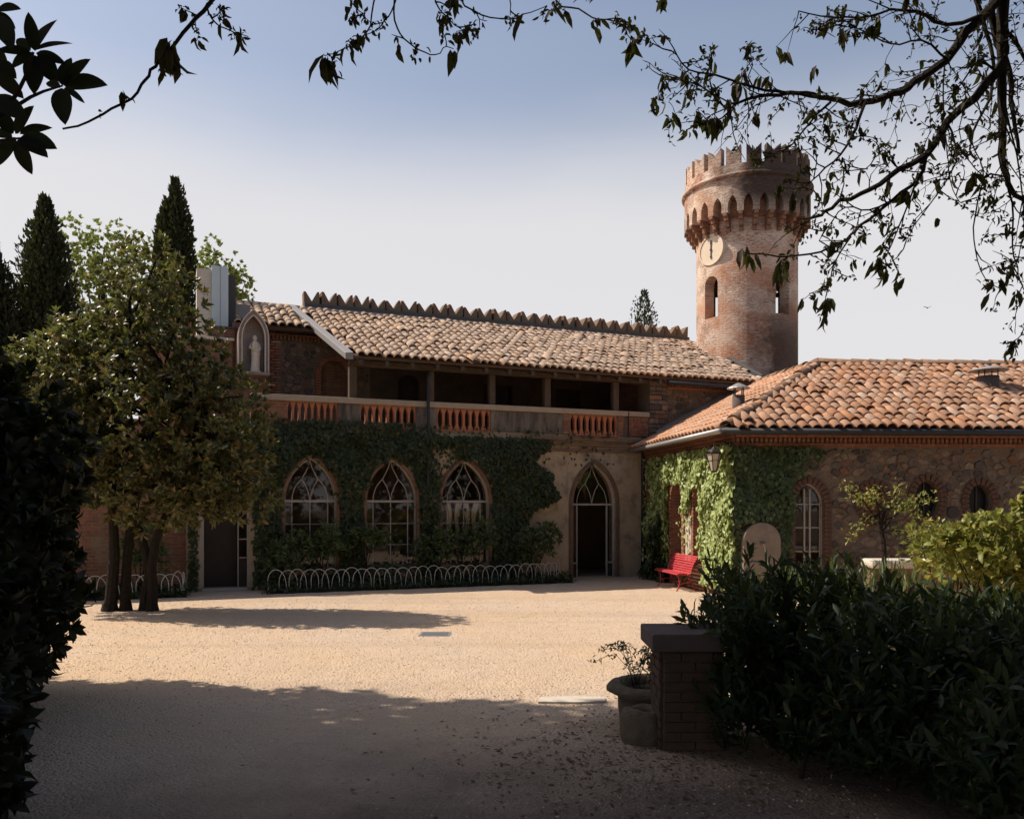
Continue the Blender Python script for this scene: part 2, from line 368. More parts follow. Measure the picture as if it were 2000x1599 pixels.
def _gravel():
    k = N('gravel', .95, .12); p = k.oc
    c = k.ramp(k.voro(46, p, out='Color'), [(0, (.46, .355, .275)), (.35, (.62, .49, .385)), (.7, (.55, .43, .335)), (1, (.72, .60, .50))])
    c = k.mix(k.math('MULTIPLY', k.step(k.noise(70, p, detail=4), .45, .7), .35), c, (.24, .18, .135))
    c = k.mix(k.math('MULTIPLY', k.step(k.noise(.30, p, detail=7), .36, .62), .65), c, (.60, .42, .265))
    c = k.mix(k.math('MULTIPLY', k.step(k.noise(1.3, p, detail=8, rough=.7), .55, .75), .3), c, (.40, .31, .22))
    tr = k.noise(1.0, k.mapv(p, (.10, .9, 1), (0, 0, .25)), detail=6, rough=.6)
    c = k.mix(k.math('MULTIPLY', k.step(tr, .50, .66), .38), c, (.40, .29, .20)); c = k.mix(k.math('MULTIPLY', k.step(k.noise(.8, p, detail=8, rough=.75), .60, .72), .30), c, (.74, .63, .53))
    # earth and litter by the hedge, plus foreground shade painted in towards the camera
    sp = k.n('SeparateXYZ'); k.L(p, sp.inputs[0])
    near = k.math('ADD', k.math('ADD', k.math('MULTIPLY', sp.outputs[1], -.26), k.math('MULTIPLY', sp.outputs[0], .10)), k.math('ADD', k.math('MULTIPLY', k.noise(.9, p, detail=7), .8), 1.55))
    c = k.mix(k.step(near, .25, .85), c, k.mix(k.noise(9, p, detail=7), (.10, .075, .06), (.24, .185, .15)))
    h = k.math('ADD', k.math('MULTIPLY', k.voro(46, p), -.7), k.math('MULTIPLY', k.noise(90, p, detail=3), .5))
    nb = k.bump(h, .019, 1.); nb = k.bump(k.noise(2.2, p, detail=6), .05, .8, nb)
    return k.done(c, nb)
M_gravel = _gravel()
M_pebble = tile_mat('pebble', [(0, (.36, .27, .20)), (.3, (.52, .41, .31)), (.6, (.44, .33, .25)), (.85, (.62, .52, .43)), (1, (.28, .21, .16))], (.30, .23, .17))
M_earth = plain('far_ground', (.12, .12, .06), .95, .1, .3, .2, 0)
# ------------------------------------------------------------------ foliage builders
def unit(a): return a/np.maximum(np.linalg.norm(a, axis=1, keepdims=True), 1e-9)
def leaf_mesh(name, C, ax, nr, L, Wd, m, seg=1, fold=.18, droop=.25):
    """many leaves in one mesh: C base points, ax the way each grows, nr its upper side"""
    C = np.asarray(C, float); ax = unit(np.asarray(ax, float)); nr = np.asarray(nr, float)
    nr = unit(nr-ax*np.sum(nr*ax, 1, keepdims=True)); sd = np.cross(ax, nr); n = len(C)
    L = np.broadcast_to(L, (n,)).reshape(n, 1); Wd = np.broadcast_to(Wd, (n,)).reshape(n, 1)
    if seg == 1:
        mid = C+ax*L*.45; up = nr*Wd*fold
        V = np.stack([C, mid+sd*Wd*.5+up, C+ax*L-nr*L*droop*.6, mid-sd*Wd*.5+up], 1).reshape(-1, 3)
        b = np.arange(n)[:, None]*4
        Fc = np.concatenate([b+np.array([[0, 1, 2]]), b+np.array([[0, 2, 3]])], 0)
    else:
        m1 = C+ax*L*.33; m2 = C+ax*L*.72-nr*L*droop*.3; tp = C+ax*L-nr*L*droop
        up = nr*Wd*fold
        V = np.stack([C, m1, m1+sd*Wd*.46+up, m1-sd*Wd*.46+up, m2, m2+sd*Wd*.42+up, m2-sd*Wd*.42+up, tp], 1).reshape(-1, 3)
        b = np.arange(n)[:, None]*8
        Fc = np.concatenate([b+np.array([q]) for q in ([0, 2, 1], [0, 1, 3], [1, 2, 5], [1, 5, 4], [3, 1, 4], [3, 4, 6], [4, 5, 7], [6, 4, 7])], 0)
    me = bpy.data.meshes.new(name)
    me.vertices.add(len(V)); me.vertices.foreach_set('co', V.astype(np.float32).ravel())
    me.loops.add(Fc.size); me.loops.foreach_set('vertex_index', Fc.astype(np.int32).ravel())
    me.polygons.add(len(Fc)); me.polygons.foreach_set('loop_start', np.arange(0, Fc.size, 3, dtype=np.int32))
    me.polygons.foreach_set('loop_total', np.full(len(Fc), 3, dtype=np.int32)); me.update(calc_edges=True)
    if m is not None: me.materials.append(m)
    return me
def rdir(rs, n): return unit(rs.normal(size=(n, 3)))
def in_blobs(rs, blobs, n, hollow=.0, clump=0):
    """points spread through a set of ellipsoids (cx,cy,cz,rx,ry,rz); outward direction too"""
    vol = np.array([b[3]*b[4]*b[5] for b in blobs]); cnt = rs.multinomial(n, vol/vol.sum()); P = []; D = []
    for b, k in zip(blobs, cnt):
        d = rdir(rs, k); r = rs.uniform(hollow**3, 1, size=(k, 1))**(1/3)
        if clump:
            cl = rdir(rs, clump); q = np.max(d@cl.T, axis=1, keepdims=True); r = r*(.62+.42*np.clip((q-.72)/.28, 0, 1))
        P.append(np.array(b[:3])+d*r*np.array(b[3:])); D.append(d)
    return np.concatenate(P), np.concatenate(D)
def whorls(rs, P, D, k, L, w, tilt=.75):
    """a ring of k leaves round each growing tip"""
    n = len(P); D = unit(D+rs.normal(scale=.45, size=(n, 3))+np.array([0, 0, .35])); a = unit(np.cross(D, rdir(rs, n))); b = np.cross(D, a)
    C = []; A = []; Nn = []
    for j in range(k):
        t = 2*math.pi*j/k+rs.uniform(0, 1, size=(n, 1))*.9
        rad = a*np.cos(t)+b*np.sin(t); e = rs.uniform(.25, 1.25, size=(n, 1))*tilt
        A.append(unit(rad*e+D*(1.1-e*.5))); Nn.append(D*1.0-rad*.4); C.append(P+rs.normal(scale=.015, size=(n, 3)))
    C = np.concatenate(C); A = np.concatenate(A); Nn = np.concatenate(Nn); m = len(C)
    return C, A, Nn, rs.uniform(.65, 1.15, m)*L, rs.uniform(.8, 1.1, m)*w
def wall_leaves(rs, test, x0, x1, z0, z1, n, fn, size, thick):
    """climbing leaves over the part of a wall where test(x, z) holds; fn(x, out, z) gives the point"""
    X = rs.uniform(x0, x1, n*4); Z = rs.uniform(z0, z1, n*4); k = np.array([rs.uniform() < test(a, b) for a, b in zip(X, Z)])
    X = X[k][:n]; Z = Z[k][:n]; m = len(X)
    T = thick*(.15+rs.uniform(size=m)*(.75+.75*np.sin(X*4.3+1+np.sin(Z*3))*np.sin(Z*5.1+X*1.7)))
    O = np.array([fn(x, .02+t, z) for x, t, z in zip(X, T, Z)]); E = np.array([fn(x, 1.02+t, z) for x, t, z in zip(X, T, Z)])
    out = unit(E-O); side = unit(np.cross(out, np.array([0, 0, 1.])))
    ax = unit(np.array([0, 0, -1.])+side*rs.normal(scale=.6, size=(m, 1))+out*rs.uniform(.0, .7, (m, 1))+rs.normal(scale=.15, size=(m, 3)))
    nr = unit(out*1.0+np.array([0, 0, .55])+rs.normal(scale=.35, size=(m, 3)))
    S = rs.uniform(.45, 1.35, m)*size
    return O, ax, nr, S, S*.85
def limb(mb, pts, r0, r1, n=6, wob=0, rng=None):
    """a smooth tapering branch through the points"""
    P = [Vector(p) for p in pts]; out = []
    for i in range(len(P)-1):
        p0, p1, p2, p3 = P[max(i-1, 0)], P[i], P[i+1], P[min(i+2, len(P)-1)]
        for j in range(3):
            t = j/3; out.append(.5*((2*p1)+(p2-p0)*t+(2*p0-5*p1+4*p2-p3)*t*t+(3*p1-p0-3*p2+p3)*t**3))
    out.append(P[-1])
    if wob and rng:
        for i in range(1, len(out)-1): out[i] = out[i]+Vector((rng.gauss(0, wob), rng.gauss(0, wob), rng.gauss(0, wob)))
    k = len(out); mb.tube(out, [r0+(r1-r0)*(i/(k-1))**.8 for i in range(k)], n); return out
# ------------------------------------------------------------------ rubble stones
def voronoi(pts, box):
    P = np.array(pts); cells = []
    for i, p in enumerate(P):
        poly = [(box[0], box[2]), (box[1], box[2]), (box[1], box[3]), (box[0], box[3])]
        d = np.hypot(*(P-p).T); idx = np.argsort(d)[1:22]
        for j in idx:
            q = P[j]; m = (p+q)/2; nx, nz = q-p; out = []
            for k in range(len(poly)):
                a, b = poly[k], poly[(k+1) % len(poly)]
                da = (a[0]-m[0])*nx+(a[1]-m[1])*nz; db = (b[0]-m[0])*nx+(b[1]-m[1])*nz
                if da <= 0: out.append(a)
                if (da < 0) != (db < 0) and abs(da-db) > 1e-12:
                    t = da/(da-db); out.append((a[0]+(b[0]-a[0])*t, a[1]+(b[1]-a[1])*t))
            poly = out
            if len(poly) < 3: break
        cells.append(poly)
    return cells
def stones(rng, box, size, keep, parent, fn, squash=.72, gap=.009, proud=.034, limit=300):
    pts = []; tries = 0
    while tries < 16000 and len(pts) < 900:
        tries += 1; p = (rng.uniform(box[0], box[1]), rng.uniform(box[2], box[3]/1)); r = size*rng.choice((.35, .5, .7, .9, 1.2, 1.6))
        if all(math.hypot(p[0]-q[0], (p[1]-q[1])/squash) > (r+q[2])*.5 for q in pts): pts.append((*p, r))
    rest = MB(); cells = voronoi([(a, b/squash) for a, b, _ in pts], (box[0], box[1], box[2]/squash, box[3]/squash)); n = 0
    for c in cells:
        if len(c) < 3: continue
        c = [(a, b*squash) for a, b in c]; cx = sum(a for a, _ in c)/len(c); cz = sum(b for _, b in c)/len(c)
        if not keep(cx, cz): continue
        cc = []
        for a, b in c:
            f_ = 1.
            while f_ > .2 and not keep(cx+(a-cx)*f_, cz+(b-cz)*f_): f_ -= .08
            cc.append((cx+(a-cx)*f_, cz+(b-cz)*f_))
        c = cc
        ch = []
        for i in range(len(c)):
            a, b = c[i], c[(i+1) % len(c)]
            ch += [(a[0]*.78+b[0]*.22, a[1]*.78+b[1]*.22), (a[0]*.22+b[0]*.78, a[1]*.22+b[1]*.78)]
        rad = max(.03, min(math.hypot(a-cx, b-cz) for a, b in ch)); k1 = max(.5, 1-gap/rad); k2 = k1*rng.uniform(.80, .90); pr = proud*rng.uniform(.15, 1.1)
        mb = MB() if n < limit else rest; n0 = len(ch); tl = [rng.uniform(-.25, .25), rng.uniform(-.25, .25)]
        ch = [(a+rng.gauss(0, .007), b+rng.gauss(0, .006)) for a, b in ch]
        vs_ = [fn(cx+(a-cx)*k1, -.004, cz+(b-cz)*k1) for a, b in ch]+[fn(cx+(a-cx)*k2+rng.gauss(0, .004), -.004+pr*(1+tl[0]*(a-cx)/rad+tl[1]*(b-cz)/rad), cz+(b-cz)*k2) for a, b in ch]
        mb.add(vs_, [tuple(range(n0, 2*n0))]+[(i, (i+1) % n0, (i+1) % n0+n0, i+n0) for i in range(n0)])
        if n < limit: mb.build('stone', M_stone, parent)
        n += 1
    if rest.v: rest.build('other_stones', M_stone, parent, kind='stuff')
    return n
# ------------------------------------------------------------------ roof tiles
def tile_mesh(name, m, L=.46, r0=.098, r1=.082, th=.016, n=7):
    """a half-round clay cover tile, wide end down the slope (towards -y)"""
    v = []; f = []
    for y, r in ((0, r0), (L, r1)):
        for rr in (r, r-th):
            for i in range(n+1):
                t = math.pi*(i/n)*.94+math.pi*.03; v.append((-rr*math.cos(t), y, rr*math.sin(t)*.86))
    k = n+1
    for i in range(n):
        f.append((i, i+1, 2*k+i+1, 2*k+i)); f.append((k+i+1, k+i, 3*k+i, 3*k+i+1)); f.append((i+1, i, k+i, k+i+1))
    me = bpy.data.meshes.new(name); me.from_pydata(v, [], f); me.update()
    me.polygons.foreach_set('use_smooth', [i % 3 != 2 for i in range(len(f))]); me.materials.append(m); return me
def lay_tiles(parent, me, m, tiles, world, name='roof_tile', limit=300, chan=None):
    """tiles: (loc, rot) in the parent's space; the nearest become objects of their own, the rest one joined part"""
    tiles = sorted(tiles, key=lambda t: (world@Vector(t[0])-Vector((0, 0, CAM_H))).length)
    for loc, rot in tiles[:limit]: place(name, me, parent, loc, rot)
    if tiles[limit:]:
        mb = MB(); V0 = [v.co.copy() for v in me.vertices]; F0 = [tuple(p.vertices) for p in me.polygons]
        from mathutils import Euler
        for loc, rot in tiles[limit:]:
            Mx = Matrix.Translation(loc)@Euler(rot).to_matrix().to_4x4(); mb.add([Mx@v for v in V0], F0)
        mb.build('far_roof_tiles', m, parent, smooth=True, kind='stuff')
rng = random.Random(7); rs = np.random.RandomState(11)
# ================================================================== GROUND
gm = MB()
xs = [-600, -60, -20, -9, 0, 9, 20, 60, 600]; ys = [-300, -40, -8, 4, 10, 16, 24, 60, 900]
gm.v = [(x, y, 0) for y in ys for x in xs]
gm.f = [(j*9+i, j*9+i+1, (j+1)*9+i+1, (j+1)*9+i) for j in range(8) for i in range(8)]
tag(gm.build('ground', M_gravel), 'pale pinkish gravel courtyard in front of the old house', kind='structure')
pb = MB()                                                        # loose pebbles
for i in range(17000):
    Y = 4.2+rng.random()**1.1*11; X = rng.uniform(-.62, .45)*Y; r = rng.uniform(.004, .010)*(1+.04*Y)
    if Y < 6.8 and rng.random() < .8: continue
    h = r*rng.uniform(.5, .9); a = rng.random()*3
    c, s = math.cos(a)*r, math.sin(a)*r
    pb.add([(X+c, Y+s, 0), (X-s*.8, Y+c*.8, 0), (X-c, Y-s, 0), (X+s*.8, Y-c*.8, 0), (X+c*.2, Y+s*.2, h)], [(0, 1, 4), (1, 2, 4), (2, 3, 4), (3, 0, 4)])
tag(pb.build('loose_gravel', M_pebble), 'loose pebbles strewn over the courtyard', 'gravel', kind='stuff')
# ================================================================== LOGGIA HOUSE  (local x along the facade, y into the building)
HA = math.atan2(.37851526, .92559505); HO = Vector((-4.698, 17.038, 0))
HM = Matrix.Translation(HO)@Matrix.Rotation(HA, 4, 'Z')
house = thing('loggia_house', 'long brick house with tiled loggia roof, ivy and pointed arch windows', 'house', HO, HA)
RT = .4273; RP = math.atan(RT)                                   # main roof pitch
def rz_(y): return 4.72+(y+.4)*RT
WZ, WH, WA = 1.78, .88, .53
wins = [(.63, .52), (2.32, .54), (3.97, .55)]; DOOR = (7.15, .565)
ident = lambda x, d, z: (x, d, z)
ops = [opening(pointed(c, a, WZ, WH), .42) for c, a in wins]+[opening(pointed(DOOR[0], DOOR[1], 1.72, .95), .02), opening([(-1.5, 2.15), (-.57, 2.15)], .04)]
w = MB(); wall_open(w, -1.75, 11.8, 0, 3.25, ops, ident, .30)
fw = w.build('front_wall', M_plaster, house)
w = MB(); w.box(-7.5, -1.75, .0, .3, 0, 3.3); lw = w.build('side_wall', M_brick, house)
w = MB(); w.box(-2.6, 11.8, 4.4, 4.7, 0, 6.45); w.box(-7.5, -2.6, 4.4, 4.7, 0, 3.3); w.box(-7.5, -7.2, .3, 4.4, 0, 3.3); w.box(11.5, 11.8, .3, 4.4, 0, 4.75); w.build('rear_wall', M_brick, house)
w = MB(); w.box(-7.2, 11.5, 3.6, 3.7, .0, 3.2); w.box(-7.2, 11.5, .3, 3.6, -.02, .012); w.build('room_back', M_room, house)
w = MB(); w.box(-7.5, 11.49, .02, 4.4, 3.252, 3.33); w.build('balcony_floor', M_rail, house)
# cornice bands over the door
for z0, z1, p in ((2.93, 3.0, .05), (3.06, 3.12, .07), (3.18, 3.25, .10)):
    w = MB(); w.box(5.4, 8.5, -p, -.002, z0, z1); w.build('cornice', M_mould, house, bevel=.01)
# loggia rear wall with blind arch and dark doorways
lops = [opening(rounded(1.50, .30, 4.75, .30), 3.35), opening(rounded(3.30, .27, 4.62, .2), 3.35), opening([(5.2, 4.7), (6.0, 4.7)], 3.35), opening([(7.2, 4.7), (7.9, 4.7)], 3.35)]
lgf = lambda x, d, z: (x, 2.2+d, z)
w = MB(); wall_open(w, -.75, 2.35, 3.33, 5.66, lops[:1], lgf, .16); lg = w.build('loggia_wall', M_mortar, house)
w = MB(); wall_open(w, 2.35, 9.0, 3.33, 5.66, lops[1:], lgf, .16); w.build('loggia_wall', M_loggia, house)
w = MB(); w.box(1.2, 1.8, 2.355, 2.4, 3.34, 5.1); w.build('blocked_arch', M_brick, house)
for a, b in ((3.0, 3.6), (5.2, 6.0), (7.2, 7.9)):
    w = MB(); w.box(a, b, 2.34, 2.39, 3.34, 4.9); w.build('loggia_door', M_darkwood, house)
w = MB(); ring(w, [(1.2, 3.35)]+rounded(1.5, .30, 4.75, .30)+[(1.8, 3.35)], .12, 2.17, 2.21); w.build('arch_ring', M_redbrick, house)
def keep_l(x, z): return (-.02 < x < 2.33 and 3.4 < z < 5.42) and not (abs(x-1.5) < .44 and z < 5.2) and not (abs(x-3.3) < .33 and z < 4.9) and not (x < .32)
stones(rng, (-.1, 2.4, 3.35, 5.5), .25, keep_l, lg, lambda x, d, z: (x, 2.2-d, z), limit=120)
bm_ = MB().box(-.1, .1, -.03, .03, -.026, .026).mesh('brick', M_bricku)
bm2 = MB().box(-.055, .055, -.03, .03, -.026, .026).mesh('half_brick', M_bricku)
for r_ in range(31):                                             # brick quoin beside the niche
    z = 3.40+r_*.066
    for xx, me in (((.06, bm_), (.235, bm2)) if r_ % 2 else ((.015, bm2), (.19, bm_))): place('brick', me, lg, (xx, 2.18+rng.uniform(-.008, .008), z))
d_ = MB()
for i in range(34): d_.box(.02+i*.085, .065+i*.085, 2.12, 2.199, 5.44, 5.52)
d_.box(-.05, 3.0, 2.10, 2.199, 5.525, 5.57); d_.build('dentil_course', M_redbrick, house)
# right-hand upper wall and stone pier
w = MB(); w.box(9.12, 11.8, .0, .3, 3.25, 4.80); w.box(8.62, 9.12, .001, .3, 3.25, 3.3); uw = w.build('upper_wall', M_mortar, house)
stones(rng, (9.14, 11.7, 3.3, 4.5), .24, lambda x, z: 9.15 < x < 11.7 and 3.32 < z < 4.48, uw, lambda x, d, z: (x, -d, z), proud=.03, limit=90)
d_ = MB()
for i in range(30): d_.box(9.15+i*.085, 9.195+i*.085, -.07, -.002, 4.58, 4.66)
d_.box(9.14, 11.8, -.08, -.002, 4.665, 4.72); d_.box(9.14, 11.8, -.03, -.002, 4.50, 4.57); d_.build('dentil_course', M_redbrick, house)
w = MB(); w.box(8.62, 9.10, -.01, .5, 3.3, 4.78); pr_ = w.build('stone_pier', M_mortar, house)
z = 3.32
while z < 4.7:
    h = rng.uniform(.06, .15); x = 8.61
    while x < 9.05:
        l = min(rng.uniform(.15, .4), 9.11-x)
        if l > .05: MB().box(x+.006, x+l-.006, -.05-rng.uniform(0, .025), -.005, z+.006, z+h-.008).build('stone', M_stone, pr_, bevel=.008)
        x += l
    z += h
# balustrade
pans = [(.15, 1.18), (1.64, 2.85), (3.32, 4.56), (6.52, 7.76)]; edges = [-.55]+[e for p in pans for e in p]+[8.62]
bal = MB().box(-.55, 8.62, -.06, .20, 3.80, 3.92).build('balustrade', M_rail, house, bevel=.012)
for i in range(0, len(edges), 2):
    MB().box(edges[i], edges[i+1], -.012, .15, 3.331, 3.799).build('parapet_panel', M_grime if i else M_brick, bal)
for a, b in ((6.34, 6.50), (7.78, 7.92)):                        # brick edges of the right-hand panel
    for r_ in range(7):
        MB().box(a+.01*(r_ % 2), b-.012*((r_+1) % 2), -.03, -.013, 3.345+r_*.064, 3.395+r_*.064).build('brick', M_bricku, bal)
for r_ in range(7):
    x = 8.0
    while x < 8.55:
        l = rng.choice((.12, .2)); MB().box(x, min(x+l-.012, 8.6), -.028, -.013, 3.345+r_*.064, 3.395+r_*.064).build('brick', M_bricku, bal); x += l
hb = .465; prof = []
def half(t):                                                      # baluster half-width over its height: wide foot, slim shaft, arched head
    if t < .1: return .062
    if t < .3: return .062-.036*math.sin((t-.1)/.2*math.pi/2)
    if t < .62: return .026
    return .026+.054*(1-math.cos((t-.62)/.38*math.pi/2))
ts = [i/14 for i in range(15)]
bp = [(half(t), t*hb) for t in ts]+[(-half(t), t*hb) for t in ts[::-1]]
bme = MB().prism(bp, XZ, 0, .10).mesh('baluster', M_terra)
for a, b in pans:
    n = 8; st = (b-a)/n
    for i in range(n+1):
        place('baluster', bme, bal, (a+st*i, .02, 3.332), (0, 0, 0), (st/.158, 1, 1))
    MB().box(a-.03, b+.03, -.03, .16, 3.31, 3.331).build('sill', M_terra, bal)
# posts, beam, rafters, pipes
for s_, wd in ((1.5, .16), (3.2, .12), (4.61, .14), (5.96, .15), (7.74, .15)):
    MB().box(s_-wd/2, s_+wd/2, .0, wd, 3.921, 4.60).build('post', M_wood, house, bevel=.012)
MB().box(1.42, 8.9, -.02, .16, 4.605, 4.72).build('eave_beam', M_wood, house, bevel=.01)
for i in range(19):
    x = 1.55+i*.55; m_ = MB(); y0, y1 = -.36, 3.9
    m_.add([(x, y0, rz_(y0)-.17), (x+.07, y0, rz_(y0)-.17), (x+.07, y1, rz_(y1)-.17), (x, y1, rz_(y1)-.17), (x, y0, rz_(y0)-.07), (x+.07, y0, rz_(y0)-.07), (x+.07, y1, rz_(y1)-.07), (x, y1, rz_(y1)-.07)],
           [(3, 2, 1, 0), (4, 5, 6, 7), (0, 1, 5, 4), (1, 2, 6, 5), (2, 3, 7, 6), (3, 0, 4, 7)])
    m_.build('rafter', M_wood, house)
MB().tube([(3.09, -.10, 4.55), (3.09, -.12, 4.4), (3.09, -.12, 3.4), (3.09, -.16, 3.2), (3.09, -.10, 3.0), (3.09, -.08, .1)], .034, 8).build('downpipe', M_pipe, house, smooth=True)
MB().tube([(8.42, -.12, 3.3), (8.42, -.08, 2.9), (8.42, -.08, .05)], .05, 8).build('downpipe', M_pipe, house, smooth=True)
MB().tube([(8.04, -.05, 3.9), (8.04, -.05, 3.3)], .02, 6).build('cable', M_pipe, house)
# windows
def tracery(mb, c, zs, k, r=.010, y=.12):
    S = lambda pts: [(c+x*k, y, zs+z*k) for x, z in pts]
    for sg in (1, -1):
        for pts in ([(-.37, 0), (-.36, .12), (-.31, .28), (-.23, .39), (-.17, .45), (-.10, .58), (-.04, .70), (0, .86)], [(0, 0), (-.03, .16), (-.08, .30), (-.17, .45)]):
            mb.tube(S([(sg*x, z) for x, z in pts]), r, 5)
def gothic_window(c, a, k, zb=.42, zs=WZ, label=None, door=False):
    P = pointed(c, a, zs, WH if not door else .95); fullp = [(c-a, zb)]+P+[(c+a, zb)]
    fr = MB(); ring(fr, fullp, -.022, .09, .15); tracery(fr, c, zs, k)
    win = fr.build('door_frame' if door else 'window', M_white, house)
    MB().box(c-a, c+a, .10, .145, zs-.03, zs+.015).build('transom', M_white, win)
    cols = [-a, -.37*k, 0, .37*k, a]
    if not door:
        for x in cols[1:-1]: MB().box(c+x-.009, c+x+.009, .105, .14, zb, zs-.031).build('mullion', M_white, win)
        zr = [zb, zb+.43, zb+.88, zs-.03]
        for z in zr[1:-1]: MB().box(c-a, c+a, .112, .134, z-.006, z+.006).build('glazing_bar', M_white, win)
        for i in range(4):
            for j in range(3):
                t = rng.gauss(0, .004)
                MB().add([(c+cols[i]+.012, .123+t, zr[j]+.01), (c+cols[i+1]-.012, .123-t, zr[j]+.01), (c+cols[i+1]-.012, .123-t, zr[j+1]-.01), (c+cols[i]+.012, .123+t, zr[j+1]-.01)], [(0, 1, 2, 3)]).build('pane', M_glass, win)
    else:
        for x in (-.37*k, .37*k): MB().box(c+x-.014, c+x+.014, .105, .145, zb, zs-.031).build('mullion', M_white, win)
        for sg in (-1, 1):
            x0, x1 = sorted((c+sg*.38*k, c+sg*a)); MB().box(x0, x1, .11, .14, zb, .33).build('lower_panel', M_darkwood, win)
            MB().box(x0, x1, .10, .15, .33, .36).build('glazing_bar', M_white, win)
            MB().poly([(x0, .125, .36), (x1, .125, .36), (x1, .125, zs-.031), (x0, .125, zs-.031)]).build('pane', M_glass, win)
        MB().box(c-.36*k, c-.02, .9, .94, zb, zs-.04).build('door_leaf', M_darkwood, win)
        MB().box(c-.37*k, c+.37*k, 1.6, 1.64, zb, zs+.5).build('inner_door', M_darkwood, win)
    MB().poly([(x, .126, z) for x, z in P]).build('pane', M_glass, win)
    mo = MB(); ring(mo, fullp, .06, -.05, .0, w0=.0); ring(mo, offset_path(fullp, .06), .035, -.03, .0); mo.build('arch_moulding', M_mould, win)
    if not door: MB().box(c-a-.1, c+a+.1, -.07, .28, zb-.07, zb-.002).build('sill', M_mould, win)
    return win
for (c, a) in wins: w3 = gothic_window(c, a, a/.53)
gothic_window(DOOR[0], DOOR[1], DOOR[1]/.53, .02, 1.72, door=True)
for sg, x in ((1, 3.62), (-1, 3.90), (1, 4.04), (-1, 4.30)):       # tied-back curtains behind the third window
    m_ = MB(); pts = []; n = 14
    for i in range(n+1):
        t = i/n; z = 1.74-t*1.05; bow = math.sin(min(1, t*1.4)*math.pi)*.06*sg; wd = .035+.035*abs(math.cos(t*math.pi*1.1)); pts.append((x+bow, z, wd))
    for i in range(n):
        (xa, za, wa), (xb, zb, wb) = pts[i], pts[i+1]
        for j in range(4):
            f0, f1 = j/2-1, (j+1)/2-1; ya, yb = .22+.02*(j % 2), .22+.02*((j+1) % 2)
            m_.poly([(xa+f0*wa, ya, za), (xb+f0*wb, ya, zb), (xb+f1*wb, yb, zb), (xa+f1*wa, yb, za)])
    m_.build('curtain', M_curtain, w3, smooth=True)
# plain door at the left, one leaf ajar, beside a white framed pane
df = MB(); df.box(-1.5, -1.46, .06, .2, .04, 2.15); df.box(-.61, -.57, .06, .2, .04, 2.15); df.box(-1.46, -.61, .06, .2, 2.1, 2.15); df.box(-1.46, -.61, -.05, .3, .0, .06)
ldoor = df.build('door_frame', M_white, house)
MB().box(-1.40, -.80, .26, .30, .07, 2.08).build('door_leaf', M_darkwood, ldoor)
MB().box(-.79, -.77, .10, .16, .07, 2.09).build('mullion', M_white, ldoor); MB().box(-.77, -.61, .12, .15, .07, .62).build('lower_panel', M_darkwood, ldoor)
for z in (.63, 1.0, 1.35): MB().box(-.77, -.61, .115, .155, z, z+.02).build('glazing_bar', M_white, ldoor)
MB().box(-1.46, -1.42, .10, .16, .07, 2.09).build('mullion', M_white, ldoor)
# niche with brick backing, chimney and annex
nx = -.40
no, ni = pointed(nx, .315, 5.22, .60), pointed(nx, .225, 5.22, .46)
m_ = MB()
FO = [(nx-.315, 4.50)]+no+[(nx+.315, 4.50)]; FI = [(nx-.225, 4.50)]+ni+[(nx+.225, 4.50)]
for i in range(len(FO)-1):
    a, b, c, d = FI[i], FI[i+1], FO[i+1], FO[i]
    m_.poly([(p[0], 1.0, p[1]) for p in (a, b, c, d)]); m_.poly([(d[0], 1.0, d[1]), (c[0], 1.0, c[1]), (c[0], 1.5, c[1]), (d[0], 1.5, d[1])]); m_.poly([(a[0], 1.0, a[1]), (b[0], 1.0, b[1]), (b[0], 1.28, b[1]), (a[0], 1.28, a[1])])
nic = m_.build('niche', M_nicheframe, house)
m_ = MB(); n2 = [(nx-.235, 4.49)]+pointed(nx, .235, 5.22, .48)+[(nx+.235, 4.49)]; m_.poly([(x, 1.285, z) for x, z in n2]); m_.build('niche_back', M_niche, nic)
m_ = MB(); m_.box(nx-.33, nx+.33, .96, 1.5, 4.44, 4.50); m_.build('niche_sill', M_nicheframe, nic, bevel=.01)
m_ = MB(); ring(m_, FI, .022, .985, 1.002, w0=0); ring(m_, FO, .0, .985, 1.002, w0=-.02); m_.build('niche_edge', M_pale, nic)
MB().box(-.78, -.06, 1.5, 2.19, 3.34, 5.62).build('brick_pillar', M_brick, house)
MB().box(-2.6, -.79, 1.45, 4.39, 3.34, 5.18).build('annex', M_brick, house)
MB().box(-2.6, -.76, 1.36, 2.6, 5.19, 5.25).build('white_ledge', M_pale, house, bevel=.01)
MB().box(-1.30, -.74, 1.47, 2.5, 5.26, 5.46).build('chimney_base', M_brick, house); MB().box(-1.34, -.70, 1.43, 2.5, 5.462, 5.50).build('chimney_cap', M_flashdk, house)
ch = MB().box(-1.20, -.86, 1.75, 2.35, 5.502, 6.86).build('chimney', M_zinc, house, bevel=.01)
MB().box(-.858, -.70, 1.85, 2.30, 5.502, 6.70).build('chimney_flue', M_flashdk, ch); MB().box(-1.03, -1.02, 1.742, 1.749, 5.51, 6.85).build('seam', M_flash, ch)
MB().box(-1.50, -1.203, 1.80, 2.3, 5.27, 6.78).build('white_sheet', M_pale, ch); MB().box(-.69, -.35, 2.3, 2.5, 5.7, 6.2).build('flashing', M_flash, house)
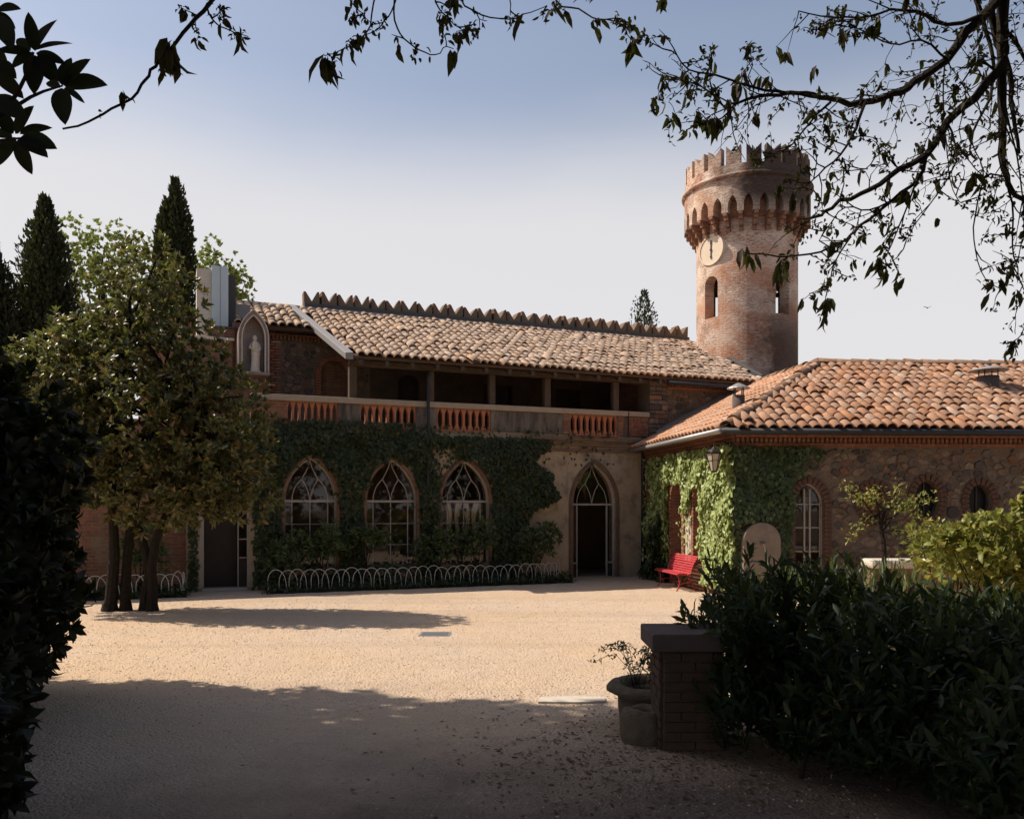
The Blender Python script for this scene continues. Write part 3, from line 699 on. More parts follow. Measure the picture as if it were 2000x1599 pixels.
# roof
def xl(y): return 1.35-.127*(y+.4)
def xr(y): return 11.85+.20*(y+.4)
deck = MB(); y0, y1 = -.34, 4.0
deck.add([(xl(y0), y0, rz_(y0)-.06), (xr(y0), y0, rz_(y0)-.06), (xr(y1), y1, rz_(y1)-.06), (xl(y1), y1, rz_(y1)-.06), (xl(y0), y0, rz_(y0)), (xr(y0), y0, rz_(y0)), (xr(y1), y1, rz_(y1)), (xl(y1), y1, rz_(y1))],
         [(3, 2, 1, 0), (4, 5, 6, 7), (0, 1, 5, 4), (1, 2, 6, 5), (2, 3, 7, 6), (3, 0, 4, 7)])
deck.add([(-.75, 1.85, rz_(1.85)-.07), (xl(1.85)-.01, 1.85, rz_(1.85)-.07), (xl(4)-.01, 4., rz_(4)-.07), (-.75, 4., rz_(4)-.07), (-.75, 1.85, rz_(1.85)-.004), (xl(1.85)-.01, 1.85, rz_(1.85)-.004), (xl(4)-.01, 4, rz_(4)-.004), (-.75, 4, rz_(4)-.004)],
         [(3, 2, 1, 0), (4, 5, 6, 7), (0, 1, 5, 4), (2, 3, 7, 6), (3, 0, 4, 7)])
roof = deck.build('roof', M_tiledark, house)
from mathutils import noise as mno
def sag(x, y): return .028*mno.noise(Vector((x*.55, y*.6, 3)))+.012*mno.noise(Vector((x*1.7, y*1.5, 9)))
tA = tile_mesh('roof_tile', M_tileA, .42, .094, .078); tiles = []; EX = .335; SP = .188
for ci in range(-5, 71):
    xb = .10+ci*SP
    for ri in range(15):
        y = -.40+ri*EX*math.cos(RP)
        if y > 3.8: continue
        x = xb+rng.gauss(0, .008)
        if x > xr(y)-.08: continue
        if x < xl(y)+.10 and not (y > 1.7 and -.7 < x < xl(y)-.16): continue
        sl_ = rng.random() < .018; tiles.append(((x, y+rng.gauss(0, .016)-(.07 if sl_ else 0), rz_(y)+.032+sag(x, y)+rng.gauss(0, .005)), (RP-.035+rng.gauss(0, .011), rng.gauss(0, .022), rng.gauss(0, .09 if sl_ else .02))))
lay_tiles(roof, tA, M_tileA, tiles, HM)
# roof edges and battlement
def bar(pts, wx, h):                                             # a strip along the roof slope between two (x, y) points
    (xa, ya), (xb, yb) = pts; a, b = rz_(ya), rz_(yb); m_ = MB()
    m_.add([(xa-wx, ya, a-.05), (xa+.03, ya, a-.05), (xb+.03, yb, b-.05), (xb-wx, yb, b-.05), (xa-wx, ya, a+h*.8), (xa+.03, ya, a+h), (xb+.03, yb, b+h), (xb-wx, yb, b+h*.8)],
           [(3, 2, 1, 0), (4, 5, 6, 7), (0, 1, 5, 4), (1, 2, 6, 5), (2, 3, 7, 6), (3, 0, 4, 7)]); return m_
bar([(xl(-.45)+.02, -.47), (xl(3.95)+.02, 3.95)], .13, .10).build('verge_board', M_flash, house, bevel=.006)
bar([(xr(-.1)-.02, -.1), (xr(3.9), 3.9)], .04, .16).build('verge_flashing', M_flashdk, house)
MB().tube([(8.9, -.42, 4.60), (11.9, -.42, 4.60)], .05, 8).build('gutter', M_pipe, house, smooth=True)
m_ = MB(); m_.box(1.08, 12.4, 3.86, 4.0, 6.50, 6.73); m_.build('ridge_flashing', M_flashdk, house)
m_ = MB(); m_.box(.9, 12.4, 3.84, 3.859, 6.58, 6.63); m_.build('flashing_strip', M_flash, house)
for i in range(7): place('ridge_tile', tile_mesh('ridge_tile', M_ridge, .42, .10, .09) if i == 0 else bpy.data.meshes['ridge_tile'], roof, (-.75+i*.29, 4.0, rz_(4)+.0), (0, 0, -R(90)))
par = MB().box(1.08, 12.4, 4.002, 4.28, 6.4, 6.76).build('battlement', M_mossy, house)
mp = [(-.19, 0), (.19, 0), (.19, .31), (.14, .30), (0, .07), (-.14, .30), (-.19, .31)]
mme = MB().prism(mp, XZ, -.18, .18).mesh('merlon', brick_mat('mossy_brick', (.25, .13, .085), (.18, .11, .08), (.24, .19, .15), wash=lambda k, c, v, sp: k.mix(k.step(k.noise(3, detail=7), .42, .66), c, (.17, .145, .105))))
for i in range(27):
    place('merlon', mme, par, (1.28+i*.421, 4.14, 6.74), (rng.gauss(0, .02), rng.gauss(0, .03), rng.gauss(0, .04)), (rng.uniform(.92, 1.06), rng.uniform(.9, 1.1), rng.uniform(.88, 1.08)))
# statue in the niche
st = MB(); n = 14; rings_ = []
sh = [(.0, .10, .085, 0), (.04, .105, .09, 0), (.10, .095, .082, .0), (.22, .085, .072, .004), (.36, .085, .068, .01), (.45, .092, .066, .012), (.54, .082, .06, .008), (.60, .09, .058, .004), (.645, .082, .05, .0), (.665, .036, .034, -.002), (.685, .033, .034, -.004), (.70, .044, .045, -.006), (.735, .052, .054, -.008), (.77, .045, .047, -.008), (.795, .018, .02, -.008)]
for z, rx, ry, ox in sh:
    for j in range(n):
        t = 2*math.pi*j/n; f = 1+(.10*math.sin(j*2.4+z*5) if z < .5 else 0); st.v.append((ox+rx*f*math.cos(t), ry*f*math.sin(t), z))
for i in range(len(sh)-1):
    for j in range(n): st.f.append((i*n+j, i*n+(j+1) % n, (i+1)*n+(j+1) % n, (i+1)*n+j))
st.f.append(tuple((len(sh)-1)*n+j for j in range(n)))
stat = thing('statue', 'pale stone statue of a draped standing figure with a child in the niche', 'statue', HM@Vector((nx+.04, 1.13, 4.50)), HA)
st.build('figure', M_statue, stat, smooth=True)
c_ = MB(); c_.tube([(-.03, -.05, .46), (-.035, -.055, .52), (-.035, -.055, .56), (-.035, -.055, .59), (-.035, -.055, .62), (-.035, -.055, .66)], [.028, .04, .036, .022, .036, .012], 10); c_.build('child', M_statue, stat, smooth=True)
c_ = MB(); c_.tube([(.085, 0, .60), (.10, -.03, .50), (.05, -.075, .46), (-.02, -.085, .47)], [.03, .03, .024, .018], 8); c_.build('arm', M_statue, stat, smooth=True)
c_ = MB(); c_.tube([(-.08, 0, .60), (-.11, -.03, .52), (-.07, -.08, .50)], [.03, .028, .02], 8); c_.build('arm', M_statue, stat, smooth=True)
MB().box(-.11, .11, -.08, .1, -.0, .03).build('plinth', M_statue, stat)
# ================================================================== TOWER
TC = Vector((6.8, 24.5, 0)); TR = 1.42
tower = thing('clock_tower', 'round brick tower with swallowtail battlements, clock and arched openings', 'tower', TC+Vector((0, 0, .117)))
tower.scale = (1, 1, .929)
def cyl(r, th0=0): return lambda x, d, z: ((r-d)*math.sin(x/r+th0), -(r-d)*math.cos(x/r+th0), z)
TA = [R(-58.5), R(27.5), R(121.5), R(207.5)]
w = MB(); tops = [opening(rounded(a*TR, .25, 8.38, .25, 10), 7.37) for a in TA]
wall_open(w, R(-90)*TR, R(270)*TR, -.3, 10.45, tops, cyl(TR), .30, dx=.12, inner=True)
shaft = w.build('shaft', M_tower, tower)
MB().lathe([(1.40, 7.0), (1.40, 7.05)], 32).build('bell_floor', M_darkwood, tower)
w = MB(); NC = 26; bandr = 1.76; st_ = 2*math.pi*bandr/NC
bops = [opening(pointed((i+.5)*st_-R(90)*bandr, .125, 10.47, .30, 5), 10.28) for i in range(NC)]
wall_open(w, R(-90)*bandr, R(270)*bandr, 10.28, 11.28, bops, cyl(bandr), .30, dx=.14)
w.build('arcade_band', M_tower, tower)
MB().lathe([(1.46, 10.2), (1.50, 10.5), (1.50, 11.0)], 48, cap=False).build('arcade_back', M_towerred, tower)
MB().lathe([(1.76, 11.281), (1.80, 11.29), (1.845, 11.33), (1.845, 11.37), (1.80, 11.42), (1.765, 11.43)], 64, cap=False).build('string_course', M_tower, tower, smooth=True)
MB().lathe([(1.762, 11.43), (1.745, 11.68), (1.50, 11.68), (1.50, 11.2)], 64, cap=False).build('parapet', M_tower, tower)
MB().lathe([(1.6, 11.18), (1.6, 11.2)], 32).build('roof_terrace', M_mossy, tower)
cm = MB()                                                         # stepped corbel
for z0, z1, p in ((9.80, 9.92, .08), (9.93, 10.08, .17), (10.09, 10.19, .25), (10.20, 10.29, .345)):
    cm.box(-.055, .055, -TR-p, -TR+.08, z0, z1)
cme = cm.mesh('corbel', M_towerred)
for i in range(NC): place('corbel', cme, tower, (0, 0, 0), (0, 0, i*2*math.pi/NC-R(90)+R(180)))
tm = MB(); mr = 1.74
mpf = [(-.20, 0), (.20, 0), (.20, .57), (.10, .46), (0, .34), (-.10, .46), (-.20, .57)]
tm.prism(mpf, lambda a, b, c: ((mr-c)*math.sin(a/mr), -(mr-c)*math.cos(a/mr), 11.66+b), 0, .22)
tme = tm.mesh('merlon', M_tower)
for i in range(20): place('merlon', tme, tower, (0, 0, 0), (0, 0, R(9)+i*R(18)), (1, 1, 1))
ca = R(-57.5)
def clockp(x, d, z): return Matrix.Rotation(ca, 3, 'Z')@Vector((x, -TR*.975-d, 9.42+z))
m_ = MB(); k_ = 40
ci_ = [(.42*math.cos(2*math.pi*i/k_), .42*math.sin(2*math.pi*i/k_)) for i in range(k_)]
m_.poly([clockp(a, .042, b) for a, b in ci_]);
for i in range(k_):
    a, b = ci_[i], ci_[(i+1) % k_]; m_.poly([clockp(a[0], .042, a[1]), clockp(b[0], .042, b[1]), clockp(b[0], -.15, b[1]), clockp(a[0], -.15, a[1])])
clk = m_.build('clock_face', M_clock, tower)
m_ = MB()
for i in range(k_):
    a, b = ci_[i], ci_[(i+1) % k_]; s1 = 1.10; f_ = lambda p, s, d: clockp(p[0]*s, d, p[1]*s)
    m_.poly([f_(a, 1, .062), f_(b, 1, .062), f_(b, s1, .062), f_(a, s1, .062)]); m_.poly([f_(a, 1, .062), f_(b, 1, .062), f_(b, 1, .04), f_(a, 1, .04)]); m_.poly([f_(a, s1, .062), f_(b, s1, .062), f_(b, s1, -.2), f_(a, s1, -.2)])
m_.build('clock_rim', M_clock, clk)
def hand(P):
    m_ = MB(); m_.prism(P, lambda a, b, c: tuple(clockp(a, c, b)), .05, .066); return m_.build('clock_hand', M_iron, clk)
hand([(-.012, -.06), (.012, -.06), (.014, .16), (.035, .19), (0, .30), (-.035, .19), (-.014, .16)])
hand([(-.012, .05), (.012, .05), (.012, -.17), (.03, -.20), (.012, -.27), (-.012, -.27), (-.03, -.20), (-.012, -.17)])
m_ = MB(); m_.prism([(.035*math.cos(i*.785), .035*math.sin(i*.785)) for i in range(8)], lambda a, b, c: tuple(clockp(a, c, b)), .05, .075); m_.build('hub', M_iron, clk)
bl = thing('bell', 'dark bell hanging inside the tower behind its arched opening', 'bell', TC+Vector((0, 0, 7.25)))
MB().lathe([(.30, 0), (.27, .06), (.20, .22), (.16, .38), (.08, .46), (.02, .48)], 20).build('bell_cup', M_iron, bl, smooth=True); MB().box(-1.1, 1.1, -.05, .05, .48, .60).build('yoke', M_darkwood, bl)
# ================================================================== WING
WO = Vector((3.98, 15.09, 0)); WR = R(3); WM = Matrix.Translation(WO)@Matrix.Rotation(WR, 4, 'Z')
wing = thing('stone_wing', 'low rubble stone wing with orange tiled hip roof and ivy corner', 'house', WO, WR)
e = Vector((-.099, .995, 0)).normalized(); inn = Vector((.995, .099, 0)).normalized()
gops = [opening(pointed(1.36, .27, 1.72, .36, 7), .42), oval(2.545, 1.74, .235, .30), oval(3.53, 1.79, .24, .34), oval(4.515, 1.76, .225, .31), oval(5.5, 1.76, .225, .31)]
w = MB(); wall_open(w, 0, 7.5, 0, 3.0, gops, ident, .28); wfw = w.build('front_wall', M_mortar, wing)
lf = lambda x, d, z: tuple(e*x+inn*d+Vector((0, 0, z)))
lops2 = [opening(rounded(1.685, .245, 1.80, .26), .50), opening(rounded(2.955, .345, 1.80, .37), .05), opening(rounded(4.13, .22, 1.72, .22), .35)]
w = MB(); wall_open(w, .001, 5.20, 0, 3.0, lops2, lf, .34); wlw = w.build('gable_wall', M_brick, wing)
def keep_w(x, z):
    if not (.05 < x < 6.3 and .3 < z < 2.70): return False
    if abs(x-1.36) < .40 and z < 2.22: return False
    for cx, cz, a, h in ((2.545, 1.74, .235, .30), (3.53, 1.79, .24, .34), (4.515, 1.76, .225, .31), (5.5, 1.76, .225, .31)):
        if ((x-cx)/(a+.13))**2+((z-cz)/(h+.13))**2 < 1: return False
    if abs(x-.43) < .40 and z < 1.45: return False
    return True
print('stones', stones(rng, (0, 6.4, .25, 2.75), .245, keep_w, wfw, lambda x, d, z: (x, -d, z), limit=300))
vme = MB().add([(-.030, -.035, 0), (.030, -.035, 0), (.037, -.035, .125), (-.037, -.035, .125), (-.030, .05, 0), (.030, .05, 0), (.037, .05, .125), (-.037, .05, .125)], [(0, 1, 2, 3), (7, 6, 5, 4), (1, 5, 6, 2), (4, 0, 3, 7), (3, 2, 6, 7), (4, 5, 1, 0)]).mesh('brick', M_bricku)
vdk = vme.copy(); vdk.materials.clear(); vdk.materials.append(M_darkbrick)
def voussoirs(P, parent, fn=None):
    """bricks set on edge round an opening outline"""
    L = [0]
    for a, b in zip(P, P[1:]): L.append(L[-1]+math.hypot(b[0]-a[0], b[1]-a[1]))
    n = int(L[-1]/.074); O = offset_path(P, 1)
    for i in range(n+1):
        t = L[-1]*i/n; j = max(k for k in range(len(L)) if L[k] <= t+1e-9); j = min(j, len(P)-2); f = (t-L[j])/max(1e-9, L[j+1]-L[j])
        x = P[j][0]+(P[j+1][0]-P[j][0])*f; z = P[j][1]+(P[j+1][1]-P[j][1])*f
        nxx = (O[j][0]-P[j][0])*(1-f)+(O[j+1][0]-P[j+1][0])*f; nz_ = (O[j][1]-P[j][1])*(1-f)+(O[j+1][1]-P[j+1][1])*f
        ang = math.atan2(nxx, nz_)
        if fn is None: place('brick', vdk, parent, (x, rng.uniform(-.006, .006), z), (0, ang, 0))
        else: place('brick', vme, parent, fn(x, 0, z), (0, ang*fn.sg, fn.rot))
ovs = []
for i, (cx, cz, a, h) in enumerate(((2.545, 1.74, .235, .30), (3.53, 1.79, .24, .34), (4.515, 1.76, .225, .31))):
    P = [(cx-a*math.cos(t*2*math.pi/28), cz+h*math.sin(t*2*math.pi/28)) for t in range(29)]
    fr = MB(); ring(fr, P[:-1]+[P[0]], -.03, .10, .16); ow = fr.build('oval_window', M_wood, wing)
    voussoirs(P, ow)
    if i == 0:
        MB().prism([(x, z) for x, z in P[:-1]], XZ, .13, .2).build('infill_backing', M_mortar, ow)
        for r_ in range(9):
            z = cz-h+.035+r_*.068; hw = a*math.sqrt(max(0, 1-((z-cz)/h)**2)); x = cx-hw+(.0 if r_ % 2 else -.1)
            while x < cx+hw:
                x0, x1 = max(x, cx-hw), min(x+.19, cx+hw)
                if x1-x0 > .03: MB().box(x0+.004, x1-.004, .10+rng.uniform(0, .012), .14, z-.026, z+.026).build('brick', M_bricku, ow)
                x += .2
    else:
        MB().poly([(x, .13, z) for x, z in P[:-1]]).build('pane', M_darkglass, ow); MB().box(cx-.012, cx+.012, .11, .128, cz-h, cz+h).build('mullion', M_wood, ow)
MB().box(.4, 7.2, 1.2, 1.25, .0, 2.95).build('room_back', M_room, wing)
P = pointed(1.36, .27, 1.72, .36, 7); fp = [(1.09, .42)]+P+[(1.63, .42)]
fr = MB(); ring(fr, fp, -.03, .10, .16); gw = fr.build('window', M_white, wing); voussoirs(fp, gw)
for x in (1.31, 1.41, 1.60): MB().box(x-.014, x+.014, .10, .15, .42, 1.98 if x < 1.5 else 1.75).build('mullion', M_white, gw)
for z in (.44, .85, 1.28, 1.70): MB().box(1.10, 1.62, .11, .145, z-.01, z+.01).build('glazing_bar', M_white, gw)
for x0, x1 in ((1.10, 1.295), (1.325, 1.395), (1.425, 1.585)):
    for z0, z1 in ((.45, .84), (.86, 1.27), (1.29, 1.69)): MB().poly([(x0, .128, z0), (x1, .128, z0), (x1, .128, z1), (x0, .128, z1)]).build('pane', M_glass, gw)
MB().poly([(x, .13, z) for x, z in P]).build('pane', M_glass, gw); MB().box(1.05, 1.67, -.05, .25, .35, .415).build('sill', M_mossy, gw)
# left wall openings: brick jambs, wooden door, shutter, plaster blind arch
class LF:
    sg = -1; rot = math.atan2(-e.x, e.y)-R(90)
    def __call__(s, x, d, z): return lf(x, d-.012, z)
for i, (cx, a, zs, h, zb) in enumerate(((1.685, .245, 1.80, .26, .50), (2.955, .345, 1.80, .37, .05), (4.13, .22, 1.72, .22, .35))):
    A = rounded(cx, a, zs, h); fp = [(cx-a, zb)]+A+[(cx+a, zb)]; m_ = MB()
    m_.poly([lf(x, .30 if i < 2 else .10, z) for x, z in fp]); bp_ = m_.build(('shutter', 'door', 'blind_arch')[i], (M_redbrick, M_brick, M_plaster)[i], wing)
    if i < 2:
        voussoirs(fp, bp_, LF())
        for r_ in range(int((zs-zb)/.30)):
            m_ = MB(); z = zb+.06+r_*.30; q = [lf(cx+sx*a*.9, .285, z+dz) for sx, dz in ((-1, 0), (1, 0), (1, .24), (-1, .24))]; m_.poly(q); m_.build('panel', M_terra if i == 0 else M_redbrick, bp_)
    else:
        m_ = MB(); ring(m_, fp, .05, -.02, .0, fn=lf); m_.build('arch_moulding', M_pale, bp_)
m_ = MB(); m_.poly([lf(x, -.01, z) for x, z in ((2.02, .5), (2.52, .5), (2.52, 1.5), (2.02, 1.35))]); m_.build('bare_plaster', M_pale, wlw)
m_ = MB()                                                          # open shutter hook boards
d_ = MB()
for i in range(88): d_.box(.02+i*.085, .068+i*.085, -.06, -.002, 2.80, 2.89)
d_.box(0, 7.5, -.075, -.002, 2.895, 2.94); d_.box(0, 7.5, -.03, -.002, 2.73, 2.785); d_.box(0, 7.5, -.10, -.002, 2.945, 2.995); d_.build('dentil_course', M_redbrick, wing)
d_ = MB()
for z0, z1, p in ((2.80, 2.87, .03), (2.875, 2.93, .06), (2.935, 2.995, .09)):
    q = [lf(-.02, -p, z0), lf(5.2, -p, z0), lf(5.2, -.002, z0), lf(-.02, -.002, z0), lf(-.02, -p, z1), lf(5.2, -p, z1), lf(5.2, -.002, z1), lf(-.02, -.002, z1)]
    d_.add(q, [(3, 2, 1, 0), (4, 5, 6, 7), (0, 1, 5, 4), (1, 2, 6, 5), (2, 3, 7, 6), (3, 0, 4, 7)])
d_.build('cornice', M_redbrick, wing)
# wing roof
WT = .4986; WP = math.atan(WT); EZ = 3.02; OV = .35
fz = lambda y: EZ+(y+OV)*WT
E0 = Vector((-.317, -OV, EZ)); PK = Vector((2.807, 3.1, fz(3.1))); RRt = Vector((8.2, 3.1, fz(3.1))); ER = Vector((8.2, -OV, EZ))
BK = PK+e*6.4; EB = E0+e*9.6; BK2 = BK
m_ = MB(); dn = Vector((0, 0, -.05)); eps = Vector((0, 0, -.0))
for q in ([E0, ER, RRt, PK], [E0, PK, BK, EB], [PK, RRt, RRt+Vector((0, 3.4, -1.7)), BK+Vector((2.2, .2, -1.2))], [PK, BK+Vector((2.2, .2, -1.2)), BK]):
    m_.poly(q); m_.poly([p+dn for p in q][::-1])
for a, b in ((E0, ER), (EB, E0)): m_.poly([a+dn, b+dn, b, a])
wroof = m_.build('roof', M_tiledark, wing)
w = MB(); w.box(7.2, 7.5, .28, 6.4, 0, 3.0); w.box(2.2, 7.5, 6.1, 6.4, 0, 3.0); w.build('rear_wall', M_mortar, wing)
tB = tile_mesh('wing_roof_tile', M_tileB, .40, .098, .082); tf_ = []; tl_ = []
def hipx(y): return E0.x+(PK.x-E0.x)*(y+OV)/(PK.y+OV)
HMi = HM.inverted()
for ci in range(-2, 46):
    xb = -.2+ci*.192
    for ri in range(13):
        y = -OV-.05+ri*.298*math.cos(WP)
        if y > 2.9 or xb < hipx(y+.2)+.08: continue
        x = xb+rng.gauss(0, .009); sl_ = rng.random() < .03; tf_.append(((x, y+rng.gauss(0, .016)-(.07 if sl_ else 0), fz(y)+.034+sag(x+20, y)+rng.gauss(0, .005)), (WP-.04+rng.gauss(0, .013), rng.gauss(0, .024), rng.gauss(0, .09 if sl_ else .022))))
la = math.atan2(-inn.x, inn.y)
for ci in range(0, 50):
    ab = .12+ci*.192
    for ri in range(13):
        q = -.05+ri*.298*math.cos(WP)
        if q > 3.25: continue
        a = ab+rng.gauss(0, .008); p = E0+e*a+inn*q; p.z = EZ+q*WT+.032+sag(a+40, q)
        if p.y < -OV+(q+.22)*(PK.y+OV)/3.45-.04 or a > 9: continue
        hp = HMi@(WM@p)
        if hp.y > -.10 and hp.x < 11.9: continue
        if (WM@p-TC).to_2d().length < 1.4: continue
        tl_.append((tuple(p), (WP-.035+rng.gauss(0, .013), rng.gauss(0, .02), la+rng.gauss(0, .022))))
lay_tiles(wroof, tB, M_tileB, tf_+tl_, WM)
rm = tile_mesh('hip_tile', M_ridge, .46, .125, .105, .02)
def run_ridge(a, b, n):
    d = (b-a); rz = math.atan2(-d.x, d.y); rx = math.atan2(d.z, d.to_2d().length)
    for i in range(n):
        p = a+d*(i/n); place('hip_tile', rm, wroof, (p.x+rng.gauss(0, .008), p.y, p.z+.035+rng.gauss(0, .006)), (rx-.02+rng.gauss(0, .015), rng.gauss(0, .03), rz+rng.gauss(0, .03)))
run_ridge(E0+Vector((.05, .06, .0)), PK, 13); run_ridge(PK, RRt, 14); run_ridge(PK, BK, 15)
g_ = MB(); g_.tube([E0+Vector((-.04, -.06, -.05)), ER+Vector((0, -.06, -.05))], .055, 8); g_.build('gutter', M_pipe, wing, smooth=True)
g_ = MB(); g_.tube([E0-inn*.05+Vector((0, 0, -.04)), E0+e*5.6-inn*.05+Vector((0, 0, -.04))], .05, 8); g_.build('gutter', M_gutter, wing, smooth=True)
# flashing where the wing roof meets the house wall, in front of the wall face
m_ = MB(); F0 = WM.inverted()@(HM@Vector((8.75, -.03, 0))); F1 = WM.inverted()@(HM@Vector((11.6, -.03, 0)))
def lz(p): return EZ+((p-E0).dot(inn))*WT
n_ = WM.inverted().to_3x3()@(HM.to_3x3()@Vector((0, -1, 0)))
for a, b in ((F0, F1),):
    za, zb = lz(a), lz(b); q = [Vector((a.x, a.y, za-.05)), Vector((b.x, b.y, zb-.05)), Vector((b.x, b.y, zb+.17)), Vector((a.x, a.y, za+.17))]
    m_.poly(q); m_.poly([q[3], q[2], q[2]+n_*.16-Vector((0, 0, .05)), q[3]+n_*.16-Vector((0, 0, .05))]); m_.poly([q[0]+n_*.16, q[1]+n_*.16, q[2]+n_*.16-Vector((0, 0, .05)), q[3]+n_*.16-Vector((0, 0, .05))])
m_.build('wall_flashing', M_flash, wing)
# chimney pots: small vent pipe with a metal hat, and a second at the right edge
def vent(p, h, r, label):
    t = thing('chimney_vent', label, 'chimney', WM@p)
    MB().lathe([(r, -.25), (r, h*.6)], 16).build('pipe', M_capst, t, smooth=True)
    for a in range(4): MB().tube([(r*.9*math.cos(a*1.57+.7), r*.9*math.sin(a*1.57+.7), h*.6), (r*.9*math.cos(a*1.57+.7), r*.9*math.sin(a*1.57+.7), h*.86)], .012, 5).build('strut', M_iron, t)
    MB().lathe([(r*1.9, h*.86), (r*1.8, h*.90), (r*.3, h*1.08), (0.01, h*1.09)], 16).build('hat', M_gutter, t)
p = E0+e*1.75+inn*1.05; p.z = EZ+1.05*WT; vent(p, .50, .12, 'short round flue with grey metal hat on the wing roof near its corner')
vent(Vector((5.75, 1.7, fz(1.7))), .42, .2, 'squat chimney flue near the right end of the wing roof')
# ================================================================== IVY
def hw_(x, d, z): return tuple(HM@Vector((x, -d, z)))
def t_house(x, z):
    for c, a in wins:
        if abs(x-c) < a+.07:
            top = WZ+(WH+.07)*math.sqrt(max(0, 1-(abs(x-c)/(a+.09))**1.6))+.05*math.sin(x*17)
            if z < top: return 0.02 if z > .5 else .3
    if -1.55 < x < -.5 and z < 2.2: return 0
    r_ = 6.0+.25*math.sin(z*4)+.12*math.sin(z*11)-.55*max(0, 2.2-z)
    if x > r_: return 0.04 if (z > 2.65 and x < 7.6) else 0
    if 3.2 < x < 3.75 and 2.35 < z < 2.95: return .25
    if z > 3.22: return .6 if x < 2.9 else (.25 if x < 3.2 else .08)
    return 1.
iv = thing('ivy', 'dark ivy blanketing the shaded house wall round the pointed windows', 'ivy', HO, 0)
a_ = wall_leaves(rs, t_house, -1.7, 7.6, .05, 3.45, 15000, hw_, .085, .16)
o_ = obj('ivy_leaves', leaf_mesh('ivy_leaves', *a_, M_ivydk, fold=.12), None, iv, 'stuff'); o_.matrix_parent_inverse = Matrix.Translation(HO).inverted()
def ww_l(x, d, z): return tuple(WM@(e*x-inn*d+Vector((0, 0, z))))
def t_wl(x, z):
    if abs(x-1.685) < .30 and z < 2.08: return 0
    if abs(x-2.955) < .42 and z < 2.2: return 0
    if 1.95 < x < 2.55 and z < 1.75+.2*math.sin(x*20): return .05
    if z > 2.80: return 0
    if x > 3.75: return .45 if z > 1.2 and x < 4.5 else .12
    if x > 3.35: return .7 if z > 2.0 else .55
    return 1.
iv2 = thing('ivy', 'bright green sunlit ivy on the side wall of the wing behind the lantern', 'ivy', WM@(e*1.2), 0)
a_ = wall_leaves(rs, t_wl, -.06, 5.0, .2, 2.85, 11500, ww_l, .095, .13)
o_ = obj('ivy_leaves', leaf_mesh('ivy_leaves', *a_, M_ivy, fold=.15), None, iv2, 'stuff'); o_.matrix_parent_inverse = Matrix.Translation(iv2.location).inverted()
def ww_f(x, d, z): return tuple(WM@Vector((x, -d, z)))
def t_wf(x, z):
    if z > 2.74: return 0
    if abs(x-.43) < .36 and z < 1.42: return .03
    if abs(x-1.36) < .34 and z < 2.15: return 0
    b = 1.15+.18*math.sin(z*5)+.1*math.sin(z*13)
    return 0 if x > b+.35 else ((.75-.35*max(0, (1.9-z))) if x < b else .15)
iv3 = thing('ivy', 'shaded dark green ivy patch on the wing front wall above the rounded slab', 'ivy', WM@Vector((.6, 0, 0)), 0)
a_ = wall_leaves(rs, t_wf, -.05, 1.6, .3, 2.75, 3600, ww_f, .085, .10)
o_ = obj('ivy_leaves', leaf_mesh('ivy_leaves', *a_, M_shrub, fold=.15), None, iv3, 'stuff'); o_.matrix_parent_inverse = Matrix.Translation(iv3.location).inverted()
# dark creeper at the inner corner of the wing, behind the bench
iv4 = thing('creeper', 'dark leafy creeper growing up the inner corner behind the red bench', 'creeper', WM@(e*3.8), 0)
a_ = wall_leaves(rs, lambda x, z: 1 if z < 1.25+.35*math.sin(x*7) and abs(x-3.85) < .42+.15*math.sin(z*7) else 0, 3.2, 4.6, .02, 1.7, 1500, ww_l, .10, .28)
o_ = obj('creeper_leaves', leaf_mesh('creeper_leaves', *a_, M_ivydk, fold=.15), None, iv4, 'stuff'); o_.matrix_parent_inverse = Matrix.Translation(iv4.location).inverted()
# ================================================================== BENCH
def wl(x, d, z): return WM@(e*x-inn*d+Vector((0, 0, z)))
brz = math.atan2((WM.to_3x3()@e).y, (WM.to_3x3()@e).x)
bench = thing('garden_bench', 'red slatted garden bench against the ivy wall of the wing', 'bench', wl(2.15, .10, 0), brz); bench.scale = (.86, .84, .84)
# local x along the wall (away from the camera), local y out from the wall
prof_b = [(.52, .40), (.46, .425), (.38, .425), (.31, .415), (.245, .40), (.205, .42), (.185, .475), (.165, .53), (.145, .585), (.12, .64), (.09, .695), (.06, .745), (.035, .795)]
for i, (y, z) in enumerate(prof_b):
    a, b = prof_b[max(0, i-1)], prof_b[min(len(prof_b)-1, i+1)]; t = Vector((0, b[0]-a[0], b[1]-a[1])).normalized(); nn = Vector((1, 0, 0)).cross(t)*.010
    m_ = MB(); hw2 = t*.022; c = Vector((0, y, z))
    q = [c-hw2-nn, c+hw2-nn, c+hw2+nn, c-hw2+nn]; X = Vector((.80, 0, 0))
    m_.add([p-X for p in q]+[p+X for p in q], [(0, 1, 2, 3), (7, 6, 5, 4), (0, 4, 5, 1), (1, 5, 6, 2), (2, 6, 7, 3), (3, 7, 4, 0)])
    m_.build('seat_slat' if i < 5 else 'back_slat', M_red, bench, bevel=.003)
for x in (-.66, .66):
    m_ = MB(); m_.tube([(x, .50, .0), (x, .455, .06), (x, .42, .2), (x, .45, .33), (x, .50, .375)], [.018, .016, .015, .015, .014], 8)
    m_.tube([(x, .50, .375), (x, .38, .395), (x, .25, .375), (x, .19, .42), (x, .10, .66), (x, .02, .80)], .015, 8); m_.tube([(x, .02, .0), (x, .06, .08), (x, .14, .22), (x, .21, .36)], [.018, .016, .015, .015], 8); m_.tube([(x, .44, .15), (x, .30, .19), (x, .12, .19)], .012, 6)
    m_.build('iron_frame', M_red, bench, smooth=True)
